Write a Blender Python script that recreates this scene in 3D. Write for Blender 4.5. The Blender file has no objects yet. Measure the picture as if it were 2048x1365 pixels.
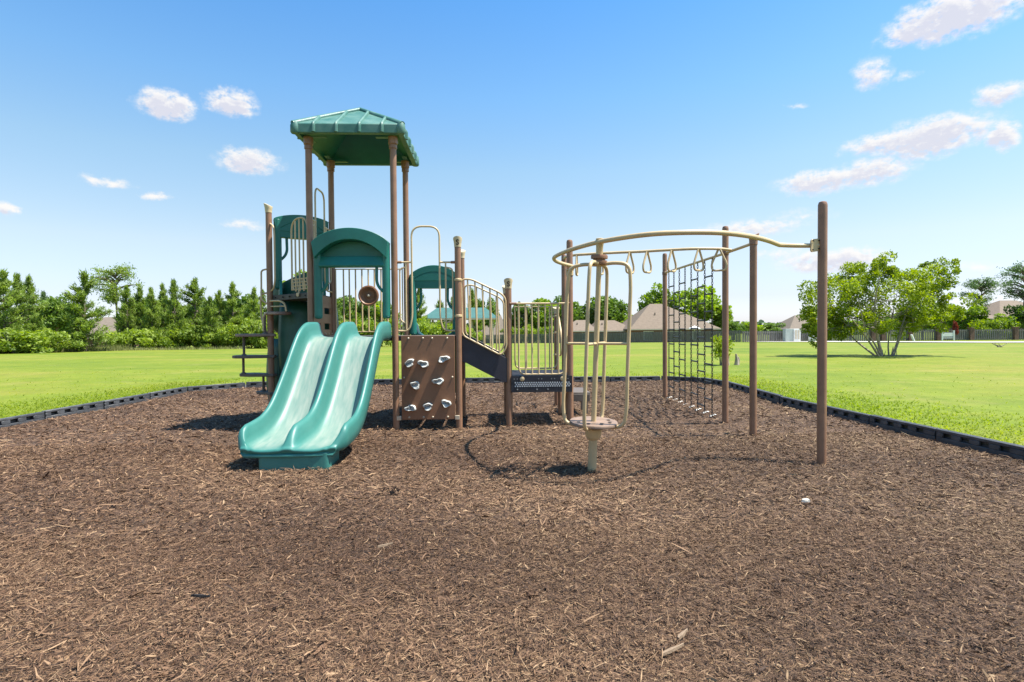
import bpy, bmesh, math, random
import numpy as np
from mathutils import Vector, Matrix

random.seed(7)
RNG = np.random.default_rng(11)
SC = bpy.context.scene
COL = SC.collection
R = math.radians
PI = math.pi

# ------------------------------------------------------------------ camera
cam_d = bpy.data.cameras.new("camera")
cam_d.sensor_width = 36.0
cam_d.lens = 1120.0 / 2048.0 * 36.0
cam_d.clip_start = 0.05
cam_d.clip_end = 6000
cam = bpy.data.objects.new("camera", cam_d)
COL.objects.link(cam)
yaw, pitch, roll = R(2.3), R(-1.25), R(0.42)
fw = Vector((math.sin(yaw)*math.cos(pitch), math.cos(yaw)*math.cos(pitch), math.sin(pitch)))
rt = Vector((math.cos(yaw), -math.sin(yaw), 0))
up = rt.cross(fw)
r2 = rt*math.cos(roll) - up*math.sin(roll)
u2 = rt*math.sin(roll) + up*math.cos(roll)
m = Matrix.Identity(4)
for i in range(3):
    m[i][0], m[i][1], m[i][2] = r2[i], u2[i], -fw[i]
m[0][3], m[1][3], m[2][3] = 0, 0, 1.43
cam.matrix_world = m
SC.camera = cam

# ------------------------------------------------------------------ sky, sun, exposure
SUN_TO = Vector((0.47, -0.07, 1.0)).normalized()          # towards the sun
SUN_EL = math.asin(SUN_TO.z)
SUN_ROT = math.atan2(SUN_TO.x, SUN_TO.y)
SKY_STR = 0.11
EXPO = 1.25
world = bpy.data.worlds.new("World")
SC.world = world
world.use_nodes = True

# clouds: azimuth, elevation, half width, half height (degrees), thickness
CLOUDS = [(-28.94,18.84,2.35,1.07,1.0),(-23.87,19.95,1.99,1.03,.95),(-22.64,15.28,2.56,1.02,.9),(-33.3,12.17,1.72,.47,.6),
 (-30.07,11.42,1.03,.37,.6),(-39.66,9.25,.63,.48,.8),(-23.31,9.55,1.68,.49,.5),(40.45,23.31,4.4,1.48,1.0),(37.71,22.89,2.28,.86,.9),
 (34.95,20.51,1.34,1.18,.6),(37.4,19.89,1.0,.36,.35),(43.07,17.23,1.56,.87,.75),(38.93,15.0,4.31,1.35,.95),(43.33,14.1,1.08,1.0,.9),
 (35.16,15.11,2.44,.79,.8),(31.06,12.65,3.4,1.01,.85),(34.82,12.97,3.14,1.05,.8),(25.31,9.18,4.58,.73,.6),(32.06,5.8,4.23,1.05,.85),
 (29.48,9.95,3.13,.52,.3),(27.86,6.6,2.83,.54,.4),(29.33,19.28,.88,.24,.35),(41.85,4.56,1.48,.55,.35),(43.05,3.05,1.71,.69,.4),
 (58,20,5,1.6,.9),(66,12,6,1.4,.9),(-52,15,4,1.2,.8),(-60,9,5,1.0,.7)]

def N(nt, typ, **kw):
    n = nt.nodes.new(typ)
    for k, v in kw.items():
        if k == 'inp':
            for kk, vv in v.items():
                n.inputs[kk].default_value = vv
        else:
            setattr(n, k, v)
    return n

def cloud_group():
    g = bpy.data.node_groups.new("cloud_cover", 'ShaderNodeTree')
    g.interface.new_socket("UV", in_out='INPUT', socket_type='NodeSocketVector')
    g.interface.new_socket("Cover", in_out='OUTPUT', socket_type='NodeSocketFloat')
    g.interface.new_socket("Thickness", in_out='OUTPUT', socket_type='NodeSocketFloat')
    gi = g.nodes.new('NodeGroupInput'); go = g.nodes.new('NodeGroupOutput')
    L = g.links.new
    w1 = N(g, 'ShaderNodeTexNoise', inp={'Scale': 0.55, 'Detail': 5.0, 'Roughness': .6}); L(gi.outputs[0], w1.inputs['Vector'])
    sub = N(g, 'ShaderNodeVectorMath', operation='SUBTRACT'); L(w1.outputs['Color'], sub.inputs[0]); sub.inputs[1].default_value = (.5, .5, .5)
    mul = N(g, 'ShaderNodeVectorMath', operation='MULTIPLY'); L(sub.outputs[0], mul.inputs[0]); mul.inputs[1].default_value = (2.6, 1.5, 0)
    wv = N(g, 'ShaderNodeVectorMath', operation='ADD'); L(gi.outputs[0], wv.inputs[0]); L(mul.outputs[0], wv.inputs[1])
    acc = None
    for (u, v, a, b, op) in CLOUDS:
        s = N(g, 'ShaderNodeVectorMath', operation='SUBTRACT'); L(wv.outputs[0], s.inputs[0]); s.inputs[1].default_value = (u, v, 0)
        q = N(g, 'ShaderNodeVectorMath', operation='MULTIPLY'); L(s.outputs[0], q.inputs[0]); q.inputs[1].default_value = (.74/a, .72/b, 0)
        ln = N(g, 'ShaderNodeVectorMath', operation='LENGTH'); L(q.outputs[0], ln.inputs[0])
        iv = N(g, 'ShaderNodeMath', operation='MULTIPLY_ADD'); L(ln.outputs['Value'], iv.inputs[0]); iv.inputs[1].default_value = -op; iv.inputs[2].default_value = op
        if acc is None:
            acc = iv
        else:
            mx = N(g, 'ShaderNodeMath', operation='MAXIMUM'); L(acc.outputs[0], mx.inputs[0]); L(iv.outputs[0], mx.inputs[1]); acc = mx
    n2 = N(g, 'ShaderNodeTexNoise', inp={'Scale': 1.1, 'Detail': 8.0, 'Roughness': .62}); 
    sc = N(g, 'ShaderNodeVectorMath', operation='MULTIPLY'); L(gi.outputs[0], sc.inputs[0]); sc.inputs[1].default_value = (1, 1.5, 1)
    L(sc.outputs[0], n2.inputs['Vector'])
    nm = N(g, 'ShaderNodeMath', operation='MULTIPLY_ADD'); L(n2.outputs['Fac'], nm.inputs[0]); nm.inputs[1].default_value = 3.6; nm.inputs[2].default_value = -.75
    pr = N(g, 'ShaderNodeMath', operation='MULTIPLY'); L(acc.outputs[0], pr.inputs[0]); L(nm.outputs[0], pr.inputs[1])
    mr = N(g, 'ShaderNodeMapRange', interpolation_type='SMOOTHSTEP', inp={'From Min': .03, 'From Max': .60}); L(pr.outputs[0], mr.inputs['Value'])
    L(mr.outputs[0], go.inputs[0]); L(pr.outputs[0], go.inputs[1])
    return g

def build_world():
    nt = world.node_tree; nt.nodes.clear(); L = nt.links.new
    out = N(nt, 'ShaderNodeOutputWorld'); bg = N(nt, 'ShaderNodeBackground'); bg.inputs['Strength'].default_value = SKY_STR
    sky = N(nt, 'ShaderNodeTexSky', sky_type='NISHITA', sun_disc=False)
    sky.sun_elevation = SUN_EL; sky.sun_rotation = SUN_ROT
    sky.altitude = 0; sky.air_density = 1.0; sky.dust_density = 0.6; sky.ozone_density = 2.2
    tc = N(nt, 'ShaderNodeTexCoord'); sep = N(nt, 'ShaderNodeSeparateXYZ'); L(tc.outputs['Generated'], sep.inputs[0])
    az = N(nt, 'ShaderNodeMath', operation='ARCTAN2'); L(sep.outputs['X'], az.inputs[0]); L(sep.outputs['Y'], az.inputs[1])
    el = N(nt, 'ShaderNodeMath', operation='ARCSINE'); L(sep.outputs['Z'], el.inputs[0])
    cmb = N(nt, 'ShaderNodeCombineXYZ'); L(az.outputs[0], cmb.inputs[0]); L(el.outputs[0], cmb.inputs[1])
    deg = N(nt, 'ShaderNodeVectorMath', operation='SCALE'); deg.inputs['Scale'].default_value = 180/PI; L(cmb.outputs[0], deg.inputs[0])
    grp = cloud_group()
    c1 = N(nt, 'ShaderNodeGroup'); c1.node_tree = grp; L(deg.outputs[0], c1.inputs[0])
    off = N(nt, 'ShaderNodeVectorMath', operation='ADD'); L(deg.outputs[0], off.inputs[0]); off.inputs[1].default_value = (.18, .45, 0)
    c2 = N(nt, 'ShaderNodeGroup'); c2.node_tree = grp; L(off.outputs[0], c2.inputs[0])
    ccol = N(nt, 'ShaderNodeMix', data_type='RGBA'); sh = N(nt, 'ShaderNodeMapRange', interpolation_type='SMOOTHSTEP', inp={'From Min': .10, 'From Max': .75}); L(c2.outputs[1], sh.inputs['Value']); L(sh.outputs[0], ccol.inputs['Factor'])
    k = .385/SKY_STR
    ccol.inputs['A'].default_value = (k*1.12, k*1.09, k*1.06, 1); ccol.inputs['B'].default_value = (k*.84, k*.84, k*.94, 1)
    mix = N(nt, 'ShaderNodeMix', data_type='RGBA')
    dm = N(nt, 'ShaderNodeMath', operation='MULTIPLY'); dm.inputs[1].default_value = .93; L(c1.outputs[0], dm.inputs[0])
    L(dm.outputs[0], mix.inputs['Factor'])
    er = N(nt, 'ShaderNodeMapRange', inp={'From Min': 0.0, 'From Max': PI/4}); L(el.outputs[0], er.inputs['Value'])
    gr = N(nt, 'ShaderNodeValToRGB'); e = gr.color_ramp.elements                      # clear, saturated summer air: trims the milky glare of the stock sky
    e[0].position = .005; e[0].color = (.72,.76,1.0,1); e[1].position = .67; e[1].color = (.44,.81,1.0,1)
    for p, c in ((.067,(.66,.63,.76,1)), (.178,(.84,.74,.66,1)), (.345,(.80,.85,.77,1)), (.49,(.63,.87,.92,1))):
        q = e.new(p); q.color = c
    L(er.outputs[0], gr.inputs[0])
    sg = N(nt, 'ShaderNodeMix', data_type='RGBA', blend_type='MULTIPLY'); sg.inputs['Factor'].default_value = 1.0
    L(sky.outputs[0], sg.inputs['A']); L(gr.outputs[0], sg.inputs['B']); L(sg.outputs['Result'], mix.inputs['A']); L(ccol.outputs['Result'], mix.inputs['B'])
    L(mix.outputs['Result'], bg.inputs['Color']); L(bg.outputs[0], out.inputs[0])
build_world()

sun_d = bpy.data.lights.new("sun", 'SUN')
sun_d.energy = 4.6; sun_d.angle = R(.55); sun_d.color = (1.0, .955, .88)
sun = bpy.data.objects.new("sun", sun_d); COL.objects.link(sun)
sun.rotation_euler = (-SUN_TO).to_track_quat('-Z', 'Y').to_euler()
sun.location = (10, -5, 30)
vs = SC.view_settings
vs.view_transform = 'Standard'; vs.look = 'None'; vs.gamma = 1.0; vs.exposure = EXPO
try: vs.use_curve_mapping = False
except Exception: pass
SC.cycles.max_bounces = 8
SC.cycles.transparent_max_bounces = 8
SC.cycles.use_denoising = True

# ------------------------------------------------------------------ materials
MATS = {}
def mat(name):
    mt = bpy.data.materials.new(name); mt.use_nodes = True
    nt = mt.node_tree; nt.nodes.clear()
    out = N(nt, 'ShaderNodeOutputMaterial'); b = N(nt, 'ShaderNodeBsdfPrincipled'); nt.links.new(b.outputs[0], out.inputs[0])
    MATS[name] = mt
    return mt, nt, b

def pm(name, col, rough=.5, var=.18, scale=6.0, bump=0.0, bscale=60.0, metallic=0.0, col2=None, spec=.5, stretch=(1,1,1), coat=0.0):
    """paint / plastic / masonry: a base colour with mottled wear and a fine bump"""
    mt, nt, b = mat(name); L = nt.links.new
    tc = N(nt, 'ShaderNodeTexCoord')
    mp = N(nt, 'ShaderNodeMapping'); mp.inputs['Scale'].default_value = stretch; L(tc.outputs['Object'], mp.inputs[0])
    n = N(nt, 'ShaderNodeTexNoise', inp={'Scale': scale, 'Detail': 6.0, 'Roughness': .65}); L(mp.outputs[0], n.inputs['Vector'])
    cr = N(nt, 'ShaderNodeValToRGB')
    c2 = col2 or tuple(c*(1+var) + .004 for c in col); c1 = tuple(c*(1-var) for c in col)
    cr.color_ramp.elements[0].position = .32; cr.color_ramp.elements[1].position = .7
    cr.color_ramp.elements[0].color = (*c1, 1); cr.color_ramp.elements[1].color = (*c2, 1)
    L(n.outputs['Fac'], cr.inputs[0]); L(cr.outputs[0], b.inputs['Base Color'])
    b.inputs['Metallic'].default_value = metallic
    b.inputs['Specular IOR Level'].default_value = spec
    if coat: b.inputs['Coat Weight'].default_value = coat
    n2 = N(nt, 'ShaderNodeTexNoise', inp={'Scale': bscale, 'Detail': 4.0}); L(mp.outputs[0], n2.inputs['Vector'])
    rr = N(nt, 'ShaderNodeMapRange', inp={'From Min': .3, 'From Max': .7, 'To Min': max(0, rough-.08), 'To Max': min(1, rough+.1)}); L(n2.outputs['Fac'], rr.inputs[0]); L(rr.outputs[0], b.inputs['Roughness'])
    if bump:
        bp = N(nt, 'ShaderNodeBump', inp={'Strength': bump, 'Distance': .01}); L(n2.outputs['Fac'], bp.inputs['Height']); L(bp.outputs[0], b.inputs['Normal'])
    return mt

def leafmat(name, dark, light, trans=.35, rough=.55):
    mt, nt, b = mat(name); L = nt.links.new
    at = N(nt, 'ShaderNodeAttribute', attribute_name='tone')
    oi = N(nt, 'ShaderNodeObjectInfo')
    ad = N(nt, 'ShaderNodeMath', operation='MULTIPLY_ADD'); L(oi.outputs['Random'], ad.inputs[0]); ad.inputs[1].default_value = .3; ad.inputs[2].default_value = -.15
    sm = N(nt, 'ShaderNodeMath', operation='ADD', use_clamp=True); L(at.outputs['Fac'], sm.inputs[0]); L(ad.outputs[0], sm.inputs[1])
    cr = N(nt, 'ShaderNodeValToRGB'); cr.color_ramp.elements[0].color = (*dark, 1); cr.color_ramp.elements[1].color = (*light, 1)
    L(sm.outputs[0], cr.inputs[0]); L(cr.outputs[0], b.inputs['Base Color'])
    b.inputs['Roughness'].default_value = rough; b.inputs['Specular IOR Level'].default_value = .3
    tr = N(nt, 'ShaderNodeBsdfTranslucent'); hs = N(nt, 'ShaderNodeHueSaturation', inp={'Saturation': 1.15, 'Value': 1.5}); L(cr.outputs[0], hs.inputs['Color']); L(hs.outputs[0], tr.inputs[0])
    mx = N(nt, 'ShaderNodeMixShader'); mx.inputs[0].default_value = trans
    L(b.outputs[0], mx.inputs[1]); L(tr.outputs[0], mx.inputs[2])
    L(mx.outputs[0], [n for n in nt.nodes if n.type == 'OUTPUT_MATERIAL'][0].inputs[0])
    return mt

pm('brown_paint', (.25,.130,.072), .42, .16, 5, .08, 120)
pm('tan_paint', (.53,.39,.205), .38, .10, 5, .05, 120)
pm('tan_cap', (.56,.45,.27), .45, .08, 9, .05, 120)
pm('brown_panel', (.225,.105,.050), .5, .14, 3, .06, 90)
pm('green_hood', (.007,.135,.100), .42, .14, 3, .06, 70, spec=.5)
pm('green_roof', (.022,.142,.112), .5, .22, 3.5, .08, 70, col2=(.11,.215,.17))
pm('dark_green_slide', (.012,.085,.055), .45, .2, 3, .06, 70)
pm('dark_deck', (.055,.05,.042), .62, .25, 9, .15, 160)
pm('black_deck', (.016,.015,.019), .55, .3, 9, .15, 160)
pm('stringer', (.028,.025,.032), .6, .2, 5, .12, 120)
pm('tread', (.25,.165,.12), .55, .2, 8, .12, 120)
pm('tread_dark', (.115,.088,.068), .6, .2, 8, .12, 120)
pm('black_plastic', (.042,.045,.050), .55, .3, 5, .2, 70, col2=(.085,.088,.092))
pm('slot_dark', (.005,.005,.006), .8, .2)
pm('letter', (.05,.032,.02), .6, .1)
pm('hold_stone', (.46,.465,.43), .6, .18, 14, .25, 60)
pm('hold_hole', (.16,.18,.17), .6, .2)
pm('hole_light', (.62,.62,.60), .4, .2, 40)  # pale colour painting the light in the low deck's riser holes
pm('bolt', (.55,.46,.33), .4, .1, metallic=.2)
pm('chain_metal', (.045,.042,.04), .45, .3, 40, .1, 200, metallic=.5)
pm('galv', (.24,.24,.23), .4, .2, 30, .1, 200, metallic=.5)
pm('disc_brown', (.235,.155,.105), .5, .25, 12, .15, 120)
pm('bark', (.13,.095,.07), .85, .35, 12, .6, 30, stretch=(1,1,.3))
pm('bark_pale', (.36,.29,.22), .75, .3, 8, .4, 25, stretch=(1,1,.4))
pm('bark_grey', (.22,.19,.15), .85, .3, 12, .6, 30, stretch=(1,1,.3))
pm('brick', (.155,.085,.062), .85, .3, 5, .4, 25)
pm('roof_shingle', (.165,.123,.086), .9, .12, 2.2, .4, 14)
pm('roof_shingle_grey', (.155,.122,.09), .9, .12, 2.2, .4, 14)
pm('pavilion_roof', (.045,.125,.105), .5, .12, 1.5, .1, 6)
pm('fence_wood', (.125,.118,.105), .85, .3, 3.5, .4, 20, stretch=(3,3,.3), col2=(.20,.19,.17))
pm('white_paint', (.70,.70,.66), .5, .08, 3)
pm('grey_green_box', (.35,.39,.35), .5, .08, 3)
pm('window_glass', (.10,.13,.15), .1, .3, 2)
pm('trim_tan', (.50,.43,.32), .6, .1)
pm('concrete', (.52,.49,.43), .9, .12, .8, .3, 20)
pm('pale_wood', (.225,.155,.095), .75, .2, 30, .3, 90)
pm('black_wood', (.02,.017,.015), .8, .3, 30, .3, 90)
pm('white_scrap', (.42,.39,.33), .7, .12, 30, .3, 90)

# slide plastic: sun-faded where feet and trousers rub the bed
def slide_mat():
    mt, nt, b = mat('slide_green'); L = nt.links.new
    tc = N(nt, 'ShaderNodeTexCoord'); at = N(nt, 'ShaderNodeAttribute', attribute_name='wear')
    mp = N(nt, 'ShaderNodeMapping'); mp.inputs['Scale'].default_value = (9, 1.1, 1.1); L(tc.outputs['Object'], mp.inputs[0])
    n1 = N(nt, 'ShaderNodeTexNoise', inp={'Scale': 2.4, 'Detail': 7.0, 'Roughness': .65}); L(mp.outputs[0], n1.inputs['Vector'])
    n2 = N(nt, 'ShaderNodeTexNoise', inp={'Scale': 7.0, 'Detail': 5.0, 'Roughness': .6}); L(tc.outputs['Object'], n2.inputs['Vector'])
    mr = N(nt, 'ShaderNodeMapRange', inp={'From Min': .3, 'From Max': .68, 'To Min': .35, 'To Max': 1.0}); L(n1.outputs['Fac'], mr.inputs[0])
    ml = N(nt, 'ShaderNodeMath', operation='MULTIPLY', use_clamp=True); L(mr.outputs[0], ml.inputs[0]); L(at.outputs['Fac'], ml.inputs[1])
    base = N(nt, 'ShaderNodeMix', data_type='RGBA'); L(n2.outputs['Fac'], base.inputs['Factor'])
    base.inputs['A'].default_value = (.024,.150,.122,1); base.inputs['B'].default_value = (.048,.190,.156,1)
    mx = N(nt, 'ShaderNodeMix', data_type='RGBA'); L(ml.outputs[0], mx.inputs['Factor']); L(base.outputs['Result'], mx.inputs['A']); mx.inputs['B'].default_value = (.25,.295,.245,1)
    L(mx.outputs['Result'], b.inputs['Base Color'])
    rr = N(nt, 'ShaderNodeMapRange', inp={'From Min': .3, 'From Max': .7, 'To Min': .38, 'To Max': .55}); L(n1.outputs['Fac'], rr.inputs[0]); L(rr.outputs[0], b.inputs['Roughness'])
    bp = N(nt, 'ShaderNodeBump', inp={'Strength': .05, 'Distance': .01}); L(n2.outputs['Fac'], bp.inputs['Height']); L(bp.outputs[0], b.inputs['Normal'])
slide_mat()

leafmat('pine_leaf', (.055,.105,.014), (.31,.395,.075), .4)
leafmat('pine_blue', (.06,.11,.04), (.17,.25,.085), .35)
leafmat('broad_leaf', (.075,.135,.014), (.30,.40,.05), .42)
leafmat('dark_leaf', (.05,.10,.018), (.20,.29,.05), .38)
leafmat('shrub_leaf', (.08,.135,.016), (.33,.41,.06), .42)
leafmat('crape_leaf', (.070,.120,.010), (.32,.385,.028), .45)
leafmat('far_leaf', (.05,.085,.04), (.11,.165,.065), .2)
leafmat('red_leaf', (.15,.03,.02), (.30,.07,.05), .3)
leafmat('grass_blade', (.15,.225,.018), (.32,.34,.06), .5, .8)
leafmat('tall_grass', (.12,.14,.04), (.30,.30,.12), .3)

def chip_mat():
    mt, nt, b = mat('mulch_chip'); L = nt.links.new
    at = N(nt, 'ShaderNodeAttribute', attribute_name='tone'); tc = N(nt, 'ShaderNodeTexCoord')
    cr = N(nt, 'ShaderNodeValToRGB'); e = cr.color_ramp.elements
    e[0].position = 0; e[0].color = (.024,.013,.008,1); e[1].position = 1; e[1].color = (.40,.27,.15,1)
    for p, c in ((.3,(.068,.034,.018,1)), (.6,(.162,.088,.046,1)), (.85,(.270,.162,.087,1))):
        x = cr.color_ramp.elements.new(p); x.color = c
    L(at.outputs['Fac'], cr.inputs[0])
    n = N(nt, 'ShaderNodeTexNoise', inp={'Scale': .45, 'Detail': 4.0, 'Roughness': .6}); L(tc.outputs['Object'], n.inputs['Vector'])
    sx = N(nt, 'ShaderNodeSeparateXYZ'); L(tc.outputs['Object'], sx.inputs[0])
    gx = N(nt, 'ShaderNodeMath', operation='MULTIPLY_ADD'); L(sx.outputs['X'], gx.inputs[0]); gx.inputs[1].default_value = .09; L(n.outputs['Fac'], gx.inputs[2])
    mr = N(nt, 'ShaderNodeMapRange', inp={'From Min': .42, 'From Max': .78}); L(gx.outputs[0], mr.inputs[0])
    grey = N(nt, 'ShaderNodeMix', data_type='RGBA', blend_type='MULTIPLY'); grey.inputs['B'].default_value = (.93,.98,.95,1)   # sun-bleached, greyer patches
    L(mr.outputs[0], grey.inputs['Factor']); L(cr.outputs[0], grey.inputs['A']); L(grey.outputs['Result'], b.inputs['Base Color'])
    b.inputs['Roughness'].default_value = .75; b.inputs['Specular IOR Level'].default_value = .35
chip_mat()

def bed_mat():
    mt, nt, b = mat('mulch_bed'); L = nt.links.new
    tc = N(nt, 'ShaderNodeTexCoord')
    w = N(nt, 'ShaderNodeTexNoise', inp={'Scale': 3.0, 'Detail': 3.0}); L(tc.outputs['Object'], w.inputs['Vector'])
    wm = N(nt, 'ShaderNodeVectorMath', operation='SCALE'); wm.inputs['Scale'].default_value = .6; L(w.outputs['Color'], wm.inputs[0])
    hs, cs = [], []
    for k, (rz, sc) in enumerate(((.5,(28,150,60)), (-.6,(30,140,60)), (1.3,(32,130,60)))):
        mp = N(nt, 'ShaderNodeMapping'); mp.inputs['Rotation'].default_value = (0,0,rz); mp.inputs['Scale'].default_value = sc
        ad = N(nt, 'ShaderNodeVectorMath', operation='ADD'); L(tc.outputs['Object'], ad.inputs[0]); L(wm.outputs[0], ad.inputs[1]); L(ad.outputs[0], mp.inputs[0])
        v = N(nt, 'ShaderNodeTexVoronoi', feature='F1', inp={'Scale': 1.0}); L(mp.outputs[0], v.inputs['Vector']); hs.append(v.outputs['Distance']); cs.append(v.outputs['Color'])
    mn = N(nt, 'ShaderNodeMath', operation='MINIMUM'); L(hs[0], mn.inputs[0]); L(hs[1], mn.inputs[1])
    mn2 = N(nt, 'ShaderNodeMath', operation='MINIMUM'); L(mn.outputs[0], mn2.inputs[0]); L(hs[2], mn2.inputs[1])
    sc0 = N(nt, 'ShaderNodeSeparateColor'); L(cs[0], sc0.inputs[0]); sc1 = N(nt, 'ShaderNodeSeparateColor'); L(cs[1], sc1.inputs[0])
    av = N(nt, 'ShaderNodeMath', operation='MULTIPLY'); L(sc0.outputs[0], av.inputs[0]); L(sc1.outputs[1], av.inputs[1])
    cr = N(nt, 'ShaderNodeValToRGB'); e = cr.color_ramp.elements
    e[0].color = (.065,.034,.018,1); e[1].color = (.33,.205,.10,1)
    x = e.new(.35); x.color = (.15,.083,.045,1)
    L(av.outputs[0], cr.inputs[0]); L(cr.outputs[0], b.inputs['Base Color'])
    b.inputs['Roughness'].default_value = .9
    bp = N(nt, 'ShaderNodeBump', inp={'Strength': .9, 'Distance': .02}); bp.invert = True; L(mn2.outputs[0], bp.inputs['Height']); L(bp.outputs[0], b.inputs['Normal'])
bed_mat()

def lawn_mat():
    mt, nt, b = mat('lawn_grass'); L = nt.links.new
    tc = N(nt, 'ShaderNodeTexCoord')
    a = N(nt, 'ShaderNodeTexNoise', inp={'Scale': .16, 'Detail': 7.0, 'Roughness': .62}); 
    mp = N(nt, 'ShaderNodeMapping'); mp.inputs['Scale'].default_value = (.55,1.2,1); L(tc.outputs['Object'], mp.inputs[0]); L(mp.outputs[0], a.inputs['Vector'])
    f = N(nt, 'ShaderNodeTexNoise', inp={'Scale': 9.0, 'Detail': 6.0, 'Roughness': .75}); L(tc.outputs['Object'], f.inputs['Vector'])
    g = N(nt, 'ShaderNodeTexNoise', inp={'Scale': 1.3, 'Detail': 5.0, 'Roughness': .7}); L(tc.outputs['Object'], g.inputs['Vector'])
    cr = N(nt, 'ShaderNodeValToRGB'); e = cr.color_ramp.elements
    e[0].position = .30; e[0].color = (.098,.152,.010,1); e[1].position = .74; e[1].color = (.245,.210,.040,1)
    x = e.new(.5); x.color = (.152,.192,.014,1)
    L(a.outputs['Fac'], cr.inputs[0])
    cr2 = N(nt, 'ShaderNodeValToRGB'); e = cr2.color_ramp.elements
    e[0].position = .36; e[0].color = (.58,.66,.5,1); e[1].position = .62; e[1].color = (1.22,1.16,1.2,1)
    f3 = N(nt, 'ShaderNodeTexNoise', inp={'Scale': 46.0, 'Detail': 5.0, 'Roughness': .8}); L(tc.outputs['Object'], f3.inputs['Vector'])
    ad0 = N(nt, 'ShaderNodeMath', operation='ADD'); L(f.outputs['Fac'], ad0.inputs[0]); L(f3.outputs['Fac'], ad0.inputs[1])
    ad = N(nt, 'ShaderNodeMath', operation='ADD'); L(ad0.outputs[0], ad.inputs[0]); L(g.outputs['Fac'], ad.inputs[1])
    hf = N(nt, 'ShaderNodeMath', operation='MULTIPLY'); hf.inputs[1].default_value = .333; L(ad.outputs[0], hf.inputs[0]); L(hf.outputs[0], cr2.inputs[0])
    mx = N(nt, 'ShaderNodeMix', data_type='RGBA', blend_type='MULTIPLY'); mx.inputs['Factor'].default_value = 1; L(cr.outputs[0], mx.inputs['A']); L(cr2.outputs[0], mx.inputs['B'])
    dn = N(nt, 'ShaderNodeTexNoise', inp={'Scale': .42, 'Detail': 8.0, 'Roughness': .7}); L(tc.outputs['Object'], dn.inputs['Vector'])
    dr = N(nt, 'ShaderNodeMapRange', inp={'From Min': .55, 'From Max': .72, 'To Max': .5}); L(dn.outputs['Fac'], dr.inputs[0])
    dry = N(nt, 'ShaderNodeMix', data_type='RGBA'); L(dr.outputs[0], dry.inputs['Factor']); L(mx.outputs['Result'], dry.inputs['A']); dry.inputs['B'].default_value = (.27,.225,.07,1)   # dry patches
    L(dry.outputs['Result'], b.inputs['Base Color'])
    b.inputs['Roughness'].default_value = .8; b.inputs['Specular IOR Level'].default_value = .2
    bp = N(nt, 'ShaderNodeBump', inp={'Strength': .5, 'Distance': .04}); L(f.outputs['Fac'], bp.inputs['Height']); L(bp.outputs[0], b.inputs['Normal'])
lawn_mat()

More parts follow.
